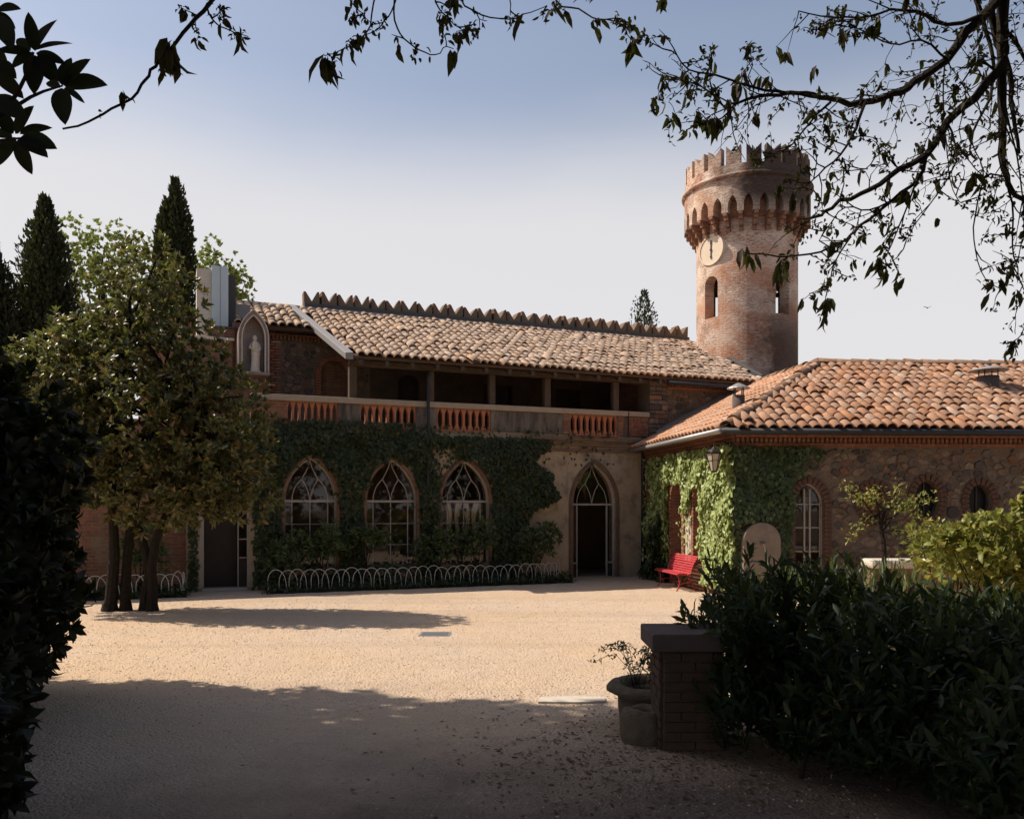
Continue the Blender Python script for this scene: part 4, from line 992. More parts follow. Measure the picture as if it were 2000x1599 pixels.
# ================================================================== LANTERN
lan = thing('wall_lantern', 'black hexagonal wall lantern on a bracket in front of the bright ivy', 'lantern', wl(.12, .0, 2.30), 0)
lc = (WM.to_3x3()@(-inn))*.34
m_ = MB(); m_.tube([Vector((0, 0, .48)), lc*.5+Vector((0, 0, .53)), lc+Vector((0, 0, .50)), lc+Vector((0, 0, .42))], .012, 6); m_.tube([Vector((0, 0, .30)), lc*.4+Vector((0, 0, .42)), lc*.7+Vector((0, 0, .52))], .008, 6); m_.build('bracket', M_iron, lan)
MB().lathe([(.145, .31), (.15, .325), (.07, .385), (.03, .40), (.012, .43)], 6, tuple(lc)).build('lantern_roof', M_iron, lan)
MB().lathe([(.130, .30), (.150, .30), (.150, .312), (.130, .312)], 6, tuple(lc)).build('top_ring', M_iron, lan); MB().lathe([(.02, -.03), (.062, -.015), (.062, .0), (.02, .0)], 6, tuple(lc)).build('base', M_iron, lan)
M_lampglass = plain('lantern_glass', (.48, .42, .33), .25, .5, .15, 9, 0)
for i in range(6):
    t0, t1 = i*math.pi/3, (i+1)*math.pi/3; P_ = lambda r, z, t: lc+Vector((r*math.cos(t), r*math.sin(t), z))
    MB().tube([P_(.062, 0, t0), P_(.140, .31, t0)], .008, 5).build('lantern_bar', M_iron, lan)
    MB().tube([P_(.107, .18, t0), P_(.107, .18, t1)], .005, 4).build('lantern_bar', M_iron, lan)
    MB().poly([P_(.059, .002, t0), P_(.059, .002, t1), P_(.135, .305, t1), P_(.135, .305, t0)]).build('pane', M_lampglass, lan)
    MB().add([P_(.15, .322, t0), P_(.15, .322, t1), P_(.155, .35, (t0+t1)/2)], [(0, 1, 2)]).build('crest', M_iron, lan)
# ================================================================== BED AND HOOP FENCES
def bed(name, x0, x1, y0, label):
    m_ = MB(); n = 40
    for i in range(n+1):
        x = x0+(x1-x0)*i/n; j = .05*math.sin(i*1.7)+rng.uniform(-.03, .03)
        for y, z in ((-.01, .07), (y0*.5, .08), (y0+.14, .045), (y0-.05+j, -.004)): m_.v.append(tuple(HM@Vector((x, y, z))))
    for i in range(n):
        for k in range(3): a = i*4+k; m_.f.append((a, a+1, a+5, a+4))
    m_.v = [tuple(Vector(p)) for p in m_.v]
    return tag(m_.build(name, M_soil), label, kind='structure')
bed('planting_bed', -.35, 6.12, -.98, 'dark soil bed under the pointed windows'); bed('planting_bed', -7.0, -1.75, -.9, 'dark soil bed behind the magnolia')
def groundcover(x0, x1, seed, label):
    q = np.random.RandomState(seed); n_ = 2600; X = q.uniform(x0, x1, n_); Yl = -1.0+.95*q.uniform(size=n_)**1.4; Z = .05+q.uniform(0, .16, n_)*(.4+.6*np.sin(X*6)**2)*(Yl > -.9)
    C = np.array([tuple(HM@Vector((a, b, c))) for a, b, c in zip(X, Yl, Z)]); t = thing('ground_ivy', label, 'ground cover', HM@Vector((x0, -.5, 0)))
    o = obj('foliage', leaf_mesh('foliage', C-np.array(t.location), q.normal(size=(n_, 3))+np.array([0, -.4, .3]), q.normal(scale=.4, size=(n_, 3))+np.array([0, -.3, 1]), q.uniform(.05, .11, n_), q.uniform(.04, .07, n_), M_ivydk), None, t, 'stuff')
groundcover(-.4, 6.15, 71, 'low dark ground cover in the bed under the pointed windows'); groundcover(-6.5, -1.75, 72, 'low dark ground cover in the bed behind the magnolia')
def hoops(pts, label, h=.36, wd=.40, step=.205, group=None):
    t = thing('hoop_fence', label, 'fence', pts[0]); t0 = Vector(pts[0]); L = [0]
    V = [Vector(p) for p in pts]
    for a, b in zip(V, V[1:]): L.append(L[-1]+(b-a).length)
    def at(s):
        s = min(max(s, 0), L[-1]); j = max(k for k in range(len(L)-1) if L[k] <= s+1e-9); return V[j]+(V[j+1]-V[j])*((s-L[j])/(L[j+1]-L[j]))
    s = 0; i = 0
    while s+wd <= L[-1]+.01:
        ww = wd*rng.uniform(.93, 1.07); hh = h*rng.uniform(.93, 1.05); a, b = at(s), at(s+ww); P = []; lean = rng.gauss(0, .06); off = Vector((0, .015*(i % 2), 0))
        for k in range(13):
            th = math.pi*k/12; f = .5-.5*math.cos(th); zz = math.sin(th)**.62*hh
            P.append(a+(b-a)*(.06+.88*f)+off+Vector((lean*zz, lean*zz, zz-.02))-t0)
        P = [P[0]+(a-b)*.05-Vector((0, 0, .04))]+P+[P[-1]+(b-a)*.05-Vector((0, 0, .04))]
        MB().tube(P, .0062, 5).build('hoop', M_wire, t, smooth=True); s += step*rng.uniform(.93, 1.07); i += 1
hoops([HM@Vector((-.32, -.80, .10)), HM@Vector((2.0, -.86, .10)), HM@Vector((5.6, -.80, .08)), HM@Vector((6.0, -.60, .08)), HM@Vector((6.1, -.05, .08))], 'long white wire hoop fence along the bed under the windows')
hoops([HM@Vector((-4.9, -.85, .10)), HM@Vector((-2.2, -.85, .10)), HM@Vector((-1.8, -.70, .10)), HM@Vector((-1.75, -.02, .10))], 'short white wire hoop fence behind the magnolia trunks')
# ================================================================== SHRUBS
def shrub(name, label, base, blobs, n, m, L, wd, group=None, stems=5, seed=1, k=6, seg=1, cat='shrub', droop=.25, hollow=.35, bark=None):
    r_ = np.random.RandomState(seed); rg = random.Random(seed); base = Vector(base)
    t = thing(name, label, cat, base, 0, group)
    P, D = in_blobs(r_, blobs, n, hollow, 9); C, A, Nn, LL, WW = whorls(r_, P, D, k, L, wd)
    obj('foliage', leaf_mesh('foliage', C, A, Nn, LL, WW, m, seg, droop=droop), None, t, 'stuff')
    for i in range(stems):
        b = blobs[i % len(blobs)]; q = Vector((b[0]+rg.gauss(0, b[3]*.35), b[1]+rg.gauss(0, b[4]*.35), b[2]+rg.uniform(0, .6)*b[5]))
        mb = MB(); s0 = Vector((rg.gauss(0, .05), rg.gauss(0, .05), -.02)); limb(mb, [s0, s0.lerp(q, .45)+Vector((rg.gauss(0, .04), rg.gauss(0, .04), .05)), q], .013, .005, 5); mb.build('stem', bark or M_bark, t)
    return t
hs = [(.05, .55, .40, .9, 'leafy green shrub at the left end of the hoop fence bed'), (.75, .70, .42, 1.0, 'tall leafy shrub in front of the first pointed window'), (1.55, .80, .40, 1.0, 'bare-stemmed shrub between the first and second pointed windows'),
      (3.15, .62, .40, .95, 'leafy shrub just right of the second pointed window'), (4.05, .72, .44, 1.0, 'leafy shrub under the curtained third window'), (5.45, .95, .55, 1.0, 'large bushy shrub at the right end of the hoop fence bed')]
for i, (x, zt, r_, q, lb) in enumerate(hs):
    p = HM@Vector((x, -.42, .1)); big = (i == 5)
    bl_ = [(0, 0, zt+.08, r_, .28, .38), (.22, 0, zt+.28, r_*.7, .25, .32), (-.25, .02, zt+.02, r_*.6, .22, .34)]
    if big: bl_ = [(0, 0, .75, .52, .34, .52), (.32, -.05, .95, .30, .28, .34), (-.3, 0, .5, .3, .28, .36)]
    if i == 2: bl_ = [(0, 0, .95, .38, .2, .16), (-.3, 0, .75, .25, .2, .2), (.35, 0, .9, .28, .2, .2)]
    shrub('garden_shrub', lb, p, bl_, 260 if big else 165, M_shrub, .12, .042, 'shrubs in the bed under the windows', 9 if i == 2 else 6, 20+i, 6)
cp = HM@Vector((-2.6, -.45, .1))
shrub('garden_shrub', 'drooping shrub behind the magnolia trunks beside the plain door', cp, [(0, 0, .9, .5, .3, .6), (.35, 0, .6, .3, .25, .5)], 170, M_shrub, .13, .04, 'shrubs in the bed under the windows', 6, 41, 6)
# ================================================================== TREES
def tree(name, label, base, trunk_pts, blobs, n, m, L, wd, k=6, seed=1, r0=.12, bark=None, group=None, branches=14, seg=1, hollow=.3, clump=14, droop=.25, extra_trunks=()):
    r_ = np.random.RandomState(seed); rg = random.Random(seed); base = Vector(base); t = thing(name, label, 'tree', base, 0, group)
    for j, tp in enumerate((trunk_pts,)+tuple(extra_trunks)):
        mb = MB(); tr = limb(mb, tp, r0*(1 if j == 0 else .8), r0*.35, 9, .012, rg)
        mb.tube([tr[0]-Vector((0, 0, .05)), tr[0]+Vector((0, 0, .12))], [r0*1.35*(1 if j == 0 else .8), r0*(1 if j == 0 else .8)], 9)
        if j == 0: main = tr
        for i in range(branches//(1+len(extra_trunks))):
            b = blobs[rg.randrange(len(blobs))]; s0 = tr[rg.randrange(len(tr)//2, len(tr))]
            q = Vector((b[0]+rg.gauss(0, b[3]*.45), b[1]+rg.gauss(0, b[4]*.45), b[2]+rg.gauss(.1, b[5]*.4)))
            limb(mb, [s0, s0.lerp(q, .5)+Vector((0, 0, .12*(q-s0).length)), q], r0*.35, .012, 5, .01, rg)
        mb.build('trunk', bark or M_bark, t)
    P, D = in_blobs(r_, blobs, n, hollow, clump); C, A, Nn, LL, WW = whorls(r_, P, D, k, L, wd)
    obj('crown', leaf_mesh('crown', C, A, Nn, LL, WW, m, seg, droop=droop), None, t, 'stuff'); return t
mb_ = Vector((-6.15, 13.45, 0))
tree('magnolia_tree', 'broad evergreen magnolia with several trunks standing in front of the house', mb_, [(-.25, 0, 0), (-.2, 0, .9), (-.15, -.1, 2.2), (.1, -.15, 4.6)],
     [(.25, -.2, 3.35, 1.75, 1.05, 1.9), (.40, -.15, 4.72, .85, .9, 1.2), (1.5, -.35, 2.75, 1.05, .95, 1.25), (-1.0, 0, 3.15, 1.25, 1.0, 1.55), (-1.55, .1, 3.55, .75, .7, .8), (.75, -.3, 1.95, 1.1, .85, .75), (1.85, -.3, 1.85, .65, .6, .5)],
     3300, M_magn, .14, .056, 8, 3, .112, M_bark, branches=34, seg=2, clump=34, hollow=.4,
     extra_trunks=([(-.02, .05, 0), (.0, .1, 1.2), (.5, -.2, 2.8), (.9, -.25, 3.8)], [(.28, .08, 0), (.30, .05, .9), (-.2, .1, 2.4), (-.7, 0, 3.8)], [(.42, .0, 0), (.50, -.05, 1.1), (1.1, -.2, 2.2), (1.6, -.3, 2.9)]))
def cypress(name, label, base, H_, r_, seed, m=M_cyp, n=15000, tip=.25, tops=1):
    q = np.random.RandomState(seed); t = thing(name, label, 'tree', base, 0, 'dark cypresses')
    mb = MB(); limb(mb, [(0, 0, 0), (.02, 0, H_*.5), (0, 0, H_*.92)], r_*.16, .02, 7); mb.build('trunk', M_bark, t)
    nt = 60; C = []; A = []
    ang = q.uniform(0, 6.283, nt); h0 = q.uniform(0.02, .78, nt)*H_
    per = n//nt
    for a, h in zip(ang, h0):                                       # upright plumes, side by side
        ln = H_*q.uniform(.16, .30); top = min(h+ln, H_*q.uniform(.90, 1.0))
        z = q.uniform(h, top, per); f = z/H_; env = r_*np.clip(1.04*(1-f**4.5), tip*.55, 1)*np.minimum(1, .55+f*3)
        tt = (z-h)/(top-h+1e-6); wpl = .26*r_*np.sin(np.clip(tt, .02, 1)*math.pi*.93)**.7+.03
        rr = env*(.78+.18*tt); th = q.uniform(0, 6.283, per); ro = np.sqrt(q.uniform(.2, 1, per))*wpl
        x = np.cos(a)*rr+np.cos(th)*ro; y = np.sin(a)*rr+np.sin(th)*ro
        C.append(np.stack([x, y, z], 1)); A.append(np.stack([np.cos(th)*.55+np.cos(a)*.2, np.sin(th)*.55+np.sin(a)*.2, np.full(per, 1.)], 1)+q.normal(scale=.25, size=(per, 3)))
    k2 = n//2; z = q.uniform(.03, .98, k2)*H_; th = q.uniform(0, 6.283, k2); env = r_*np.clip(1-(z/H_)**4.5, .12, 1)*np.minimum(1, .55+z/H_*3)*q.uniform(.4, .95, k2)
    C.append(np.stack([np.cos(th)*env, np.sin(th)*env, z], 1)); A.append(np.stack([np.cos(th)*.5, np.sin(th)*.5, np.ones(k2)], 1))
    C = np.concatenate(C); A = np.concatenate(A); L = q.uniform(.07, .16, len(C))
    Nn = C*np.array([1, 1, 0])+q.normal(scale=.3, size=C.shape)+np.array([0, 0, .2])
    obj('crown', leaf_mesh('crown', C, A, Nn, L, L*.5, m, 1), None, t, 'stuff')
cypress('cypress_tree', 'tallest dark cypress rising above the magnolia crown', (px(342, 900, 21.0).x, 21.0, 0), 9.95, .56, 5, tip=.5)
cypress('cypress_tree', 'wide dark cypress at the left behind the magnolia', (px(88, 900, 19.0).x, 19.0, 0), 8.75, .72, 6, tip=.2)
cypress('cypress_tree', 'dark cypress cut off by the left edge of the photo', (px(-12, 900, 18.0).x, 18.0, 0), 7.3, .55, 8)
cypress('conifer_tree', 'small dark conifer behind the battlement beside the tower', (px(1258, 900, 34).x, 34, 0), 10.55, .85, 9, n=6000, tip=.6)
bp_ = px(190, 600, 29); tree('leafy_tree', 'bright spring green tree behind the left cypress', (bp_.x, 29, 0), [(0, 0, 0), (.1, 0, 4), (0, 0, 8)], [(-.9, 0, 10.0, .9, 1.2, 1.7), (.4, 0, 9.8, 1.0, 1.2, 1.8), (1.5, .3, 9.6, .9, 1.2, 1.7), (0, 0, 7, 2.3, 1.4, 2.2)], 2200, M_bright, .15, .10, 6, 12, .14, group='bright trees behind the house', clump=18)
bp_ = px(430, 600, 29); tree('leafy_tree', 'bright spring green tree behind the metal chimney', (bp_.x, 29, 0), [(0, 0, 0), (.1, 0, 4), (0, 0, 7)], [(-.2, 0, 9.5, .8, 1.0, 1.5), (.4, 0, 8.9, .75, 1.0, 1.5), (.1, 0, 7.0, 1.2, 1.0, 2.0)], 1200, M_bright, .15, .10, 6, 13, .13, group='bright trees behind the house', clump=14)
# dark evergreen mass at the near left; its tall crown shades the foreground
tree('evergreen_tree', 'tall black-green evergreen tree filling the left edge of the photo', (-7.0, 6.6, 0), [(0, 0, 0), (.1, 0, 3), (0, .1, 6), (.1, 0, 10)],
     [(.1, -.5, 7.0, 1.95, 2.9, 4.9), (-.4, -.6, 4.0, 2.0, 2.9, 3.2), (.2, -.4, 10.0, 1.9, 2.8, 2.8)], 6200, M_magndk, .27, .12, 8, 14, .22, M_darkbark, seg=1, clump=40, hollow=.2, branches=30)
tree('evergreen_tree', 'low dark evergreen thicket at the near left, leaves hanging over the gravel', (-4.38, 7.0, 0), [(0, 0, 0), (0, 0, 1.2), (-.1, 0, 2.6)],
     [(-.2, .25, 1.6, .85, 1.0, 1.5), (-.35, 0, 2.35, .50, .9, .85), (.05, -.3, .95, .80, .9, .95), (.35, -1.3, .75, .85, .8, .8), (.85, -2.2, .5, .8, .7, .65), (1.35, -2.75, .35, .5, .5, .55), (1.5, -3.2, .3, .5, .5, .5)], 2400, M_magndk, .17, .07, 8, 15, .06, M_darkbark, seg=2, clump=30, hollow=.1, branches=7)
tree('evergreen_tree', 'tall evergreen left of the photographer, mostly out of view', (-5.4, 1.2, 0), [(0, 0, 0), (.1, 0, 3), (0, .1, 8)], [(-.2, .6, 6.8, 2.0, 2.3, 4.2), (-.4, 0, 4.2, 1.9, 2.0, 2.6)], 1700, M_magndk, .27, .12, 8, 16, .2, M_darkbark, clump=30, hollow=.2)
for i, (x, y, lb) in enumerate(((-2.6, -5.0, 'unseen evergreen added behind the camera on the left to block low sky light'), (2.6, -5.4, 'unseen evergreen added behind the camera on the right to block low sky light'), (8.6, .6, 'unseen evergreen added right of the camera beyond the hedge to block low sky light'), (6.8, -4.2, 'unseen evergreen added behind the camera, second from the right, to darken window reflections'), (12.0, -3.2, 'unseen evergreen added far behind the camera on the right to darken window reflections'), (13.5, 2.6, 'unseen evergreen added at the far right of the courtyard to darken window reflections'))):
    tree('evergreen_tree', lb, (x, y, 0), [(0, 0, 0), (.1, 0, 3), (0, .1, 8)], [(0, 0, 7.0, 2.6, 2.2, 4.4), (.2, 0, 3.6, 2.4, 2.0, 3.0)], 1200, M_magndk, .32, .15, 7, 170+i, .2, M_darkbark, clump=26, hollow=.35)  # added unseen trees: keep low sky off the facade and out of its windows
# ================================================================== NEAR LEAVES, TOP LEFT
mg = thing('magnolia_branch', 'black silhouetted magnolia branch with big leaves in the upper left corner', 'branch', px(-60, 330, 3.7))
b0 = Vector(mg.location)
mb = MB(); limb(mb, [px(-420, 420, 4.2)-b0, px(-160, 330, 3.8)-b0, px(-30, 250, 3.7)-b0, px(35, 180, 3.65)-b0, px(65, 102, 3.6)-b0], .02, .006, 6)
limb(mb, [px(-30, 250, 3.7)-b0, px(60, 190, 3.65)-b0, px(122, 168, 3.6)-b0], .012, .004, 5); limb(mb, [px(-60, 280, 3.7)-b0, px(0, 275, 3.65)-b0, px(40, 270, 3.6)-b0], .012, .004, 5); limb(mb, [px(-120, 330, 3.8)-b0, px(-60, 100, 3.7)-b0, px(-10, 20, 3.65)-b0], .012, .004, 5)
mb.build('branch_wood', M_darkbark, mg)
lv = [(68, 100, 55, 24, 3), (70, 100, 105, 30, 0), (72, 98, 140, 78, 0), (66, 104, 20, 130, 2), (62, 104, -8, 95, 3), (68, 108, 65, 178, 3), (74, 108, 110, 160, 2), (70, 104, 128, 122, 1), (60, 100, 30, 72, 1),
      (122, 168, 135, 108, 1), (124, 168, 170, 112, 3), (126, 168, 206, 160, 2), (124, 172, 168, 200, 0), (120, 172, 125, 240, 2), (118, 172, 88, 158, 1),
      (38, 270, 108, 285, 2), (36, 272, 90, 300, 3), (34, 274, 60, 340, 1), (30, 268, -5, 320, 2), (38, 262, 100, 245, 1), (30, 262, 60, 205, 3), (26, 262, -10, 210, 2), (24, 268, -10, 250, 0),
      (-5, 20, 38, 14, 2), (-6, 24, 30, 55, 1), (-8, 30, 22, 90, 3), (-5, 120, 30, 150, 2), (-10, 140, 45, 190, 1), (-15, 190, 50, 230, 2), (-15, 180, 20, 215, 0), (-5, 90, 12, 150, 1)]
for i, (ua, va, ub, vb, q) in enumerate(lv):
    Y = 3.6+.02*i % .25; a = px(ua, va, Y); b = px(ub, vb, Y-.05*(q-1.5)); L = (b-a).length; ax = (b-a)/L
    me = leaf_mesh('leaf', [(0, 0, 0)], [ax], [Vector((.2*(q-1.5), -1, .35+.2*(q % 2)))], L, L*(.42+.05*(q % 3)), None, 2, fold=.10, droop=.03+.05*(q % 2))
    # fuller outline for the near leaves
    n = 9; mbl = MB(); nr = Vector((.25*(q-1.5), -1, .4)); nr = (nr-ax*nr.dot(ax)).normalized(); sd = ax.cross(nr); bpy.data.meshes.remove(me)
    for j in range(n+1):
        t = j/n; wv = L*(.20+.03*(q % 3))*math.sin(math.pi*(t**.85))**.75*(1 if t < .97 else .3); c = ax*L*t-nr*L*.10*t*t
        mbl.v += [tuple(c-sd*wv+nr*wv*.35), tuple(c), tuple(c+sd*wv+nr*wv*.35)]
    for j in range(n): mbl.f += [(3*j, 3*j+1, 3*j+4, 3*j+3), (3*j+1, 3*j+2, 3*j+5, 3*j+4)]
    o_ = mbl.build('leaf', M_magndk, mg, smooth=True); o_.location = a-b0
# ================================================================== OVERHEAD TREE: traced limbs, real thickness, running to a trunk outside the frame
ot = thing('bare_branched_tree', 'sparse tree on the right, dark drooping branches with withered leaves against the sky', 'tree', (5.6, 7.0, 0))
ob = Vector(ot.location); rg = random.Random(31)
mb = MB(); limb(mb, [(0, 0, 0), (.1, 0, 2), (-.1, -.1, 4.5), (-.4, -.3, 6.6)], .17, .11, 10, .01, rg); mb.build('trunk', M_darkbark, ot)
Yr = 6.6; limbs = MB(); twigs = MB(); LC = []; LA = []; LN = []; LL = []; LW = []
def addleaf(p, ax, L, w):
    LC.append(tuple(p)); LA.append(tuple(ax)); LN.append((rg.gauss(0, .6), -1+rg.gauss(0, .6), rg.gauss(.3, .6))); LL.append(L); LW.append(w)
def cluster(p, n=4, s=.05, hang=.5):
    for _ in range(n): addleaf(p+Vector((rg.gauss(0, .012), rg.gauss(0, .015), rg.gauss(0, .012))), Vector((rg.gauss(0, .8), rg.gauss(0, .7), rg.gauss(-hang, .6))), s*rg.uniform(.5, 1.4), s*rg.uniform(.3, .6))
def hang_leaf(p, n=3, s=.13):
    for _ in range(n): addleaf(p+Vector((rg.gauss(0, .015), rg.gauss(0, .02), rg.gauss(0, .01))), Vector((rg.gauss(0, .35), rg.gauss(0, .3), -1)), s*rg.uniform(.6, 1.2), s*rg.uniform(.22, .42))
def twig(p, d, L, depth=0):
    n = 4; P = [p]; q = p; dd = d.normalized()
    for i in range(n):
        dd = (dd+Vector((rg.gauss(0, .22), rg.gauss(0, .2), rg.gauss(-.02, .22)))).normalized(); q = q+dd*L/n; P.append(q)
        if rg.random() < .5: cluster(q, rg.choice((1, 2, 3)), .04)
        if depth < 1 and rg.random() < .45: twig(q, dd+Vector((rg.gauss(0, .7), rg.gauss(0, .4), rg.gauss(0, .7))), L*.45, depth+1)
    twigs.tube(P, [.0055*(1-.5*depth), .0045*(1-.5*depth), .0038*(1-.4*depth), .003, .0015], 4)
    if rg.random() < .22: hang_leaf(q, rg.choice((1, 2, 3)), .11)
def traced(path, r0, r1, Ya, Yb, tw=.5, tl=.25, dense=1.):
    if Ya > 5.8 and tw > .25: tw, tl = min(.95, tw*1.5), tl*1.35
    k = len(path); P = [px(u, v, Ya+(Yb-Ya)*i/(k-1))-ob for i, (u, v) in enumerate(path)]
    out = limb(limbs, P, r0, r1, 7 if r0 > .012 else 5, min(.006, r0*.4), rg)
    for i in range(1, len(out)):
        if rg.random() < tw:
            d = (out[i]-out[i-1]).normalized(); s = Vector((rg.gauss(0, .8), rg.gauss(0, .4), rg.gauss(0, .8))); twig(out[i], d*.7+s, tl*rg.uniform(.5, 1.3))
        if rg.random() < .2*dense: cluster(out[i], 2, .045)
    return out
T_ = [(2420, -260), (2250, -330), (2080, -220), (1985, -90), (1960, -20), (1957, 60), (1955, 150), (1958, 230), (1956, 300), (1966, 345), (1985, 380), (2020, 410)]
traced(T_[:5], .09, .05, 7.0, 6.7, 0); traced(T_[4:], .05, .014, 6.7, 6.4, .6, .3)
traced([(1975, -60), (1942, 10), (1890, 62), (1850, 116), (1800, 150), (1760, 176), (1700, 198), (1640, 198), (1600, 190), (1560, 180), (1500, 188), (1440, 200), (1418, 212)], .046, .007, 6.7, 6.0, .55, .28)
traced([(1600, 190), (1540, 182), (1470, 172), (1400, 146), (1345, 137), (1312, 100)], .014, .004, 6.2, 5.9, .6, .22)
traced([(1418, 212), (1392, 186), (1360, 165), (1335, 158), (1300, 155)], .008, .003, 6.0, 5.9, .6, .15); traced([(1440, 200), (1410, 230), (1385, 240), (1350, 250)], .008, .003, 6.0, 5.9, .6, .12)
traced([(1962, 120), (1905, 190), (1850, 240), (1812, 300), (1760, 332), (1700, 370), (1640, 396), (1600, 420), (1566, 438)], .04, .008, 6.6, 6.1, .6, .28)
traced([(1812, 300), (1792, 350), (1742, 392), (1682, 440), (1652, 466), (1602, 490), (1540, 503), (1490, 496), (1452, 500)], .016, .004, 6.4, 6.0, .24, .14)
traced([(1662, 462), (1632, 510), (1618, 560), (1612, 585)], .007, .003, 6.2, 6.1, .5, .14); traced([(1792, 352), (1765, 420), (1742, 478), (1722, 508)], .008, .003, 6.3, 6.2, .5, .14)
traced([(1690, 200), (1672, 250), (1642, 300), (1602, 340), (1575, 362)], .013, .004, 6.3, 6.1, .6, .2); traced([(1622, 200), (1582, 240), (1546, 282), (1520, 300)], .011, .003, 6.2, 6.0, .6, .18)
traced([(1930, 30), (1853, 50), (1812, 31), (1758, 16), (1700, 32), (1632, 34), (1560, 22)], .018, .004, 6.6, 6.2, .6, .22); traced([(1850, 116), (1800, 80), (1740, 88), (1690, 62), (1640, 48)], .010, .003, 6.5, 6.2, .6, .2)
traced([(1846, 120), (1842, 190), (1846, 260), (1852, 320), (1862, 372), (1876, 396)], .007, .003, 6.6, 6.4, .3, .15); traced([(1858, 270), (1895, 318), (1925, 348)], .006, .003, 6.5, 6.4, .3, .12)
traced([(1962, 345), (1925, 345), (1905, 420), (1904, 490), (1926, 545), (1962, 568)], .008, .003, 6.4, 6.2, .35, .16); traced([(1966, 345), (1976, 400), (1980, 480), (1990, 540), (2010, 590)], .010, .003, 6.4, 6.2, .5, .16)
traced([(1960, 200), (1985, 300), (2000, 420), (1990, 500), (1960, 560)], .008, .003, 6.5, 6.3, .5, .18); traced([(1760, 332), (1720, 300), (1690, 330), (1650, 320)], .007, .003, 6.4, 6.2, .6, .15)
traced([(1945, -40), (1940, 60), (1972, 140), (1975, 220), (1990, 300)], .035, .012, 6.8, 6.6, .6, .25); traced([(1900, -60), (1915, 30), (1940, 110), (1935, 190), (1900, 260), (1895, 300)], .022, .006, 6.8, 6.5, .6, .25)
traced([(1955, 150), (1915, 120), (1880, 160), (1850, 200)], .012, .004, 6.6, 6.4, .7, .25); traced([(1957, 60), (1990, 90), (2020, 160)], .02, .01, 6.7, 6.6, .6, .25)
traced([(1742, 392), (1700, 410), (1650, 405), (1620, 440), (1600, 470)], .008, .003, 6.3, 6.1, .6, .18); traced([(1850, 240), (1870, 300), (1850, 350), (1800, 420), (1770, 470)], .009, .003, 6.5, 6.3, .5, .2)
for u, v, n, s in [(1455, 482, 3, .16), (1470, 496, 2, .14), (1525, 508, 5, .17), (1715, 505, 6, .13), (1612, 585, 6, .13), (1350, 250, 2, .12), (1385, 235, 6, .15), (1452, 135, 4, .12), (1446, 165, 6, .13), (1502, 152, 4, .12), (1425, 215, 3, .12), (1640, 60, 4, .14), (1700, 50, 5, .13), (1905, 340, 6, .13), (1948, 545, 3, .13), (1770, 370, 6, .15), (1835, 425, 2, .11), (1590, 130, 3, .1)]:
    hang_leaf(px(u, v, 6.1)-ob, n, s)
# the limb running over the picture's top edge and the twigs hanging from it
traced([(2250, -330), (1900, -230), (1500, -150), (1100, -120), (750, -110), (450, -130)], .07, .02, 6.9, 5.4, .08, .15, .2)
for pth in ([(740, -110), (735, -20), (722, 50), (705, 75), (680, 92), (652, 105), (632, 108)], [(800, -110), (775, -10), (765, 22), (740, 55), (705, 76)], [(770, -10), (772, 40), (790, 75), (820, 100), (850, 107), (872, 92), (886, 96)],
            [(840, -110), (852, 5), (870, 30), (895, 55), (915, 63)], [(900, -115), (898, -5), (940, 30), (995, 37), (1035, 25), (1068, 12)], [(1060, -115), (1085, 0), (1130, 20), (1170, 38), (1215, 37), (1222, 60), (1232, 78)],
            [(470, -130), (425, -15), (400, 20), (370, 50), (335, 95), (310, 120), (290, 150), (270, 180), (220, 215), (170, 240), (122, 252)], [(405, 18), (420, 45), (450, 60), (485, 72)], [(1300, -130), (1290, -30), (1288, 5)], [(690, -110), (680, -10), (700, 18), (712, 30)], [(1150, -115), (1140, -20), (1120, 5)], [(980, -112), (996, -10), (997, 30)]):
    big = len(pth) > 9; traced(pth, .016 if big else .007, .006 if big else .0025, 5.5, 5.2, .18 if big else .32, .10, .55 if big else 1.)
for u, v, n, s in [(634, 112, 7, .17), (640, 118, 5, .14), (876, 96, 2, .14), (776, 88, 2, .10), (1236, 80, 5, .13), (335, 85, 7, .17), (330, 100, 6, .17), (862, 32, 4, .10), (885, -5, 6, .10), (1165, 40, 5, .10), (705, 62, 4, .1), (1296, -5, 4, .09)]:
    hang_leaf(px(u, v, 5.3)-ob, n, s)
for u, v in [(1990, 660)]: traced([(2120, 560), (2050, 640), (1995, 655), (1982, 668)], .006, .003, 6.0, 5.9, .4, .1); hang_leaf(px(1982, 668, 5.9)-ob, 3, .12)
limbs.build('branch', M_darkbark, ot); twigs.build('twig', M_darkbark, ot, kind='stuff')
obj('withered_leaves', leaf_mesh('withered_leaves', LC, LA, LN, np.array(LL), np.array(LW), M_dry, 2, fold=.3, droop=.3), None, ot, 'stuff')
r2 = np.random.RandomState(77); P, D = in_blobs(r2, [(-2.2, -4.2, 8.2, 3.2, 3.2, 1.7), (-5.2, -4.6, 7.8, 3.0, 3.0, 1.6), (-3.6, -8.0, 7.6, 4.5, 3.0, 2.0), (-7.4, -4.4, 7.6, 2.6, 3.0, 1.6), (-.8, -1.6, 8.6, 3.4, 2.6, 1.5), (.5, -4.5, 7.5, 3.0, 3.0, 2.0)], 4000, .2, 30); C, A, Nn, L_, W_ = whorls(r2, P, D, 7, .32, .15)
obj('shade_canopy', leaf_mesh('shade_canopy', C, A, Nn, L_, W_, M_magndk, 1), None, ot, 'stuff')  # added unseen canopy, dims sky light on the near ground and hedge
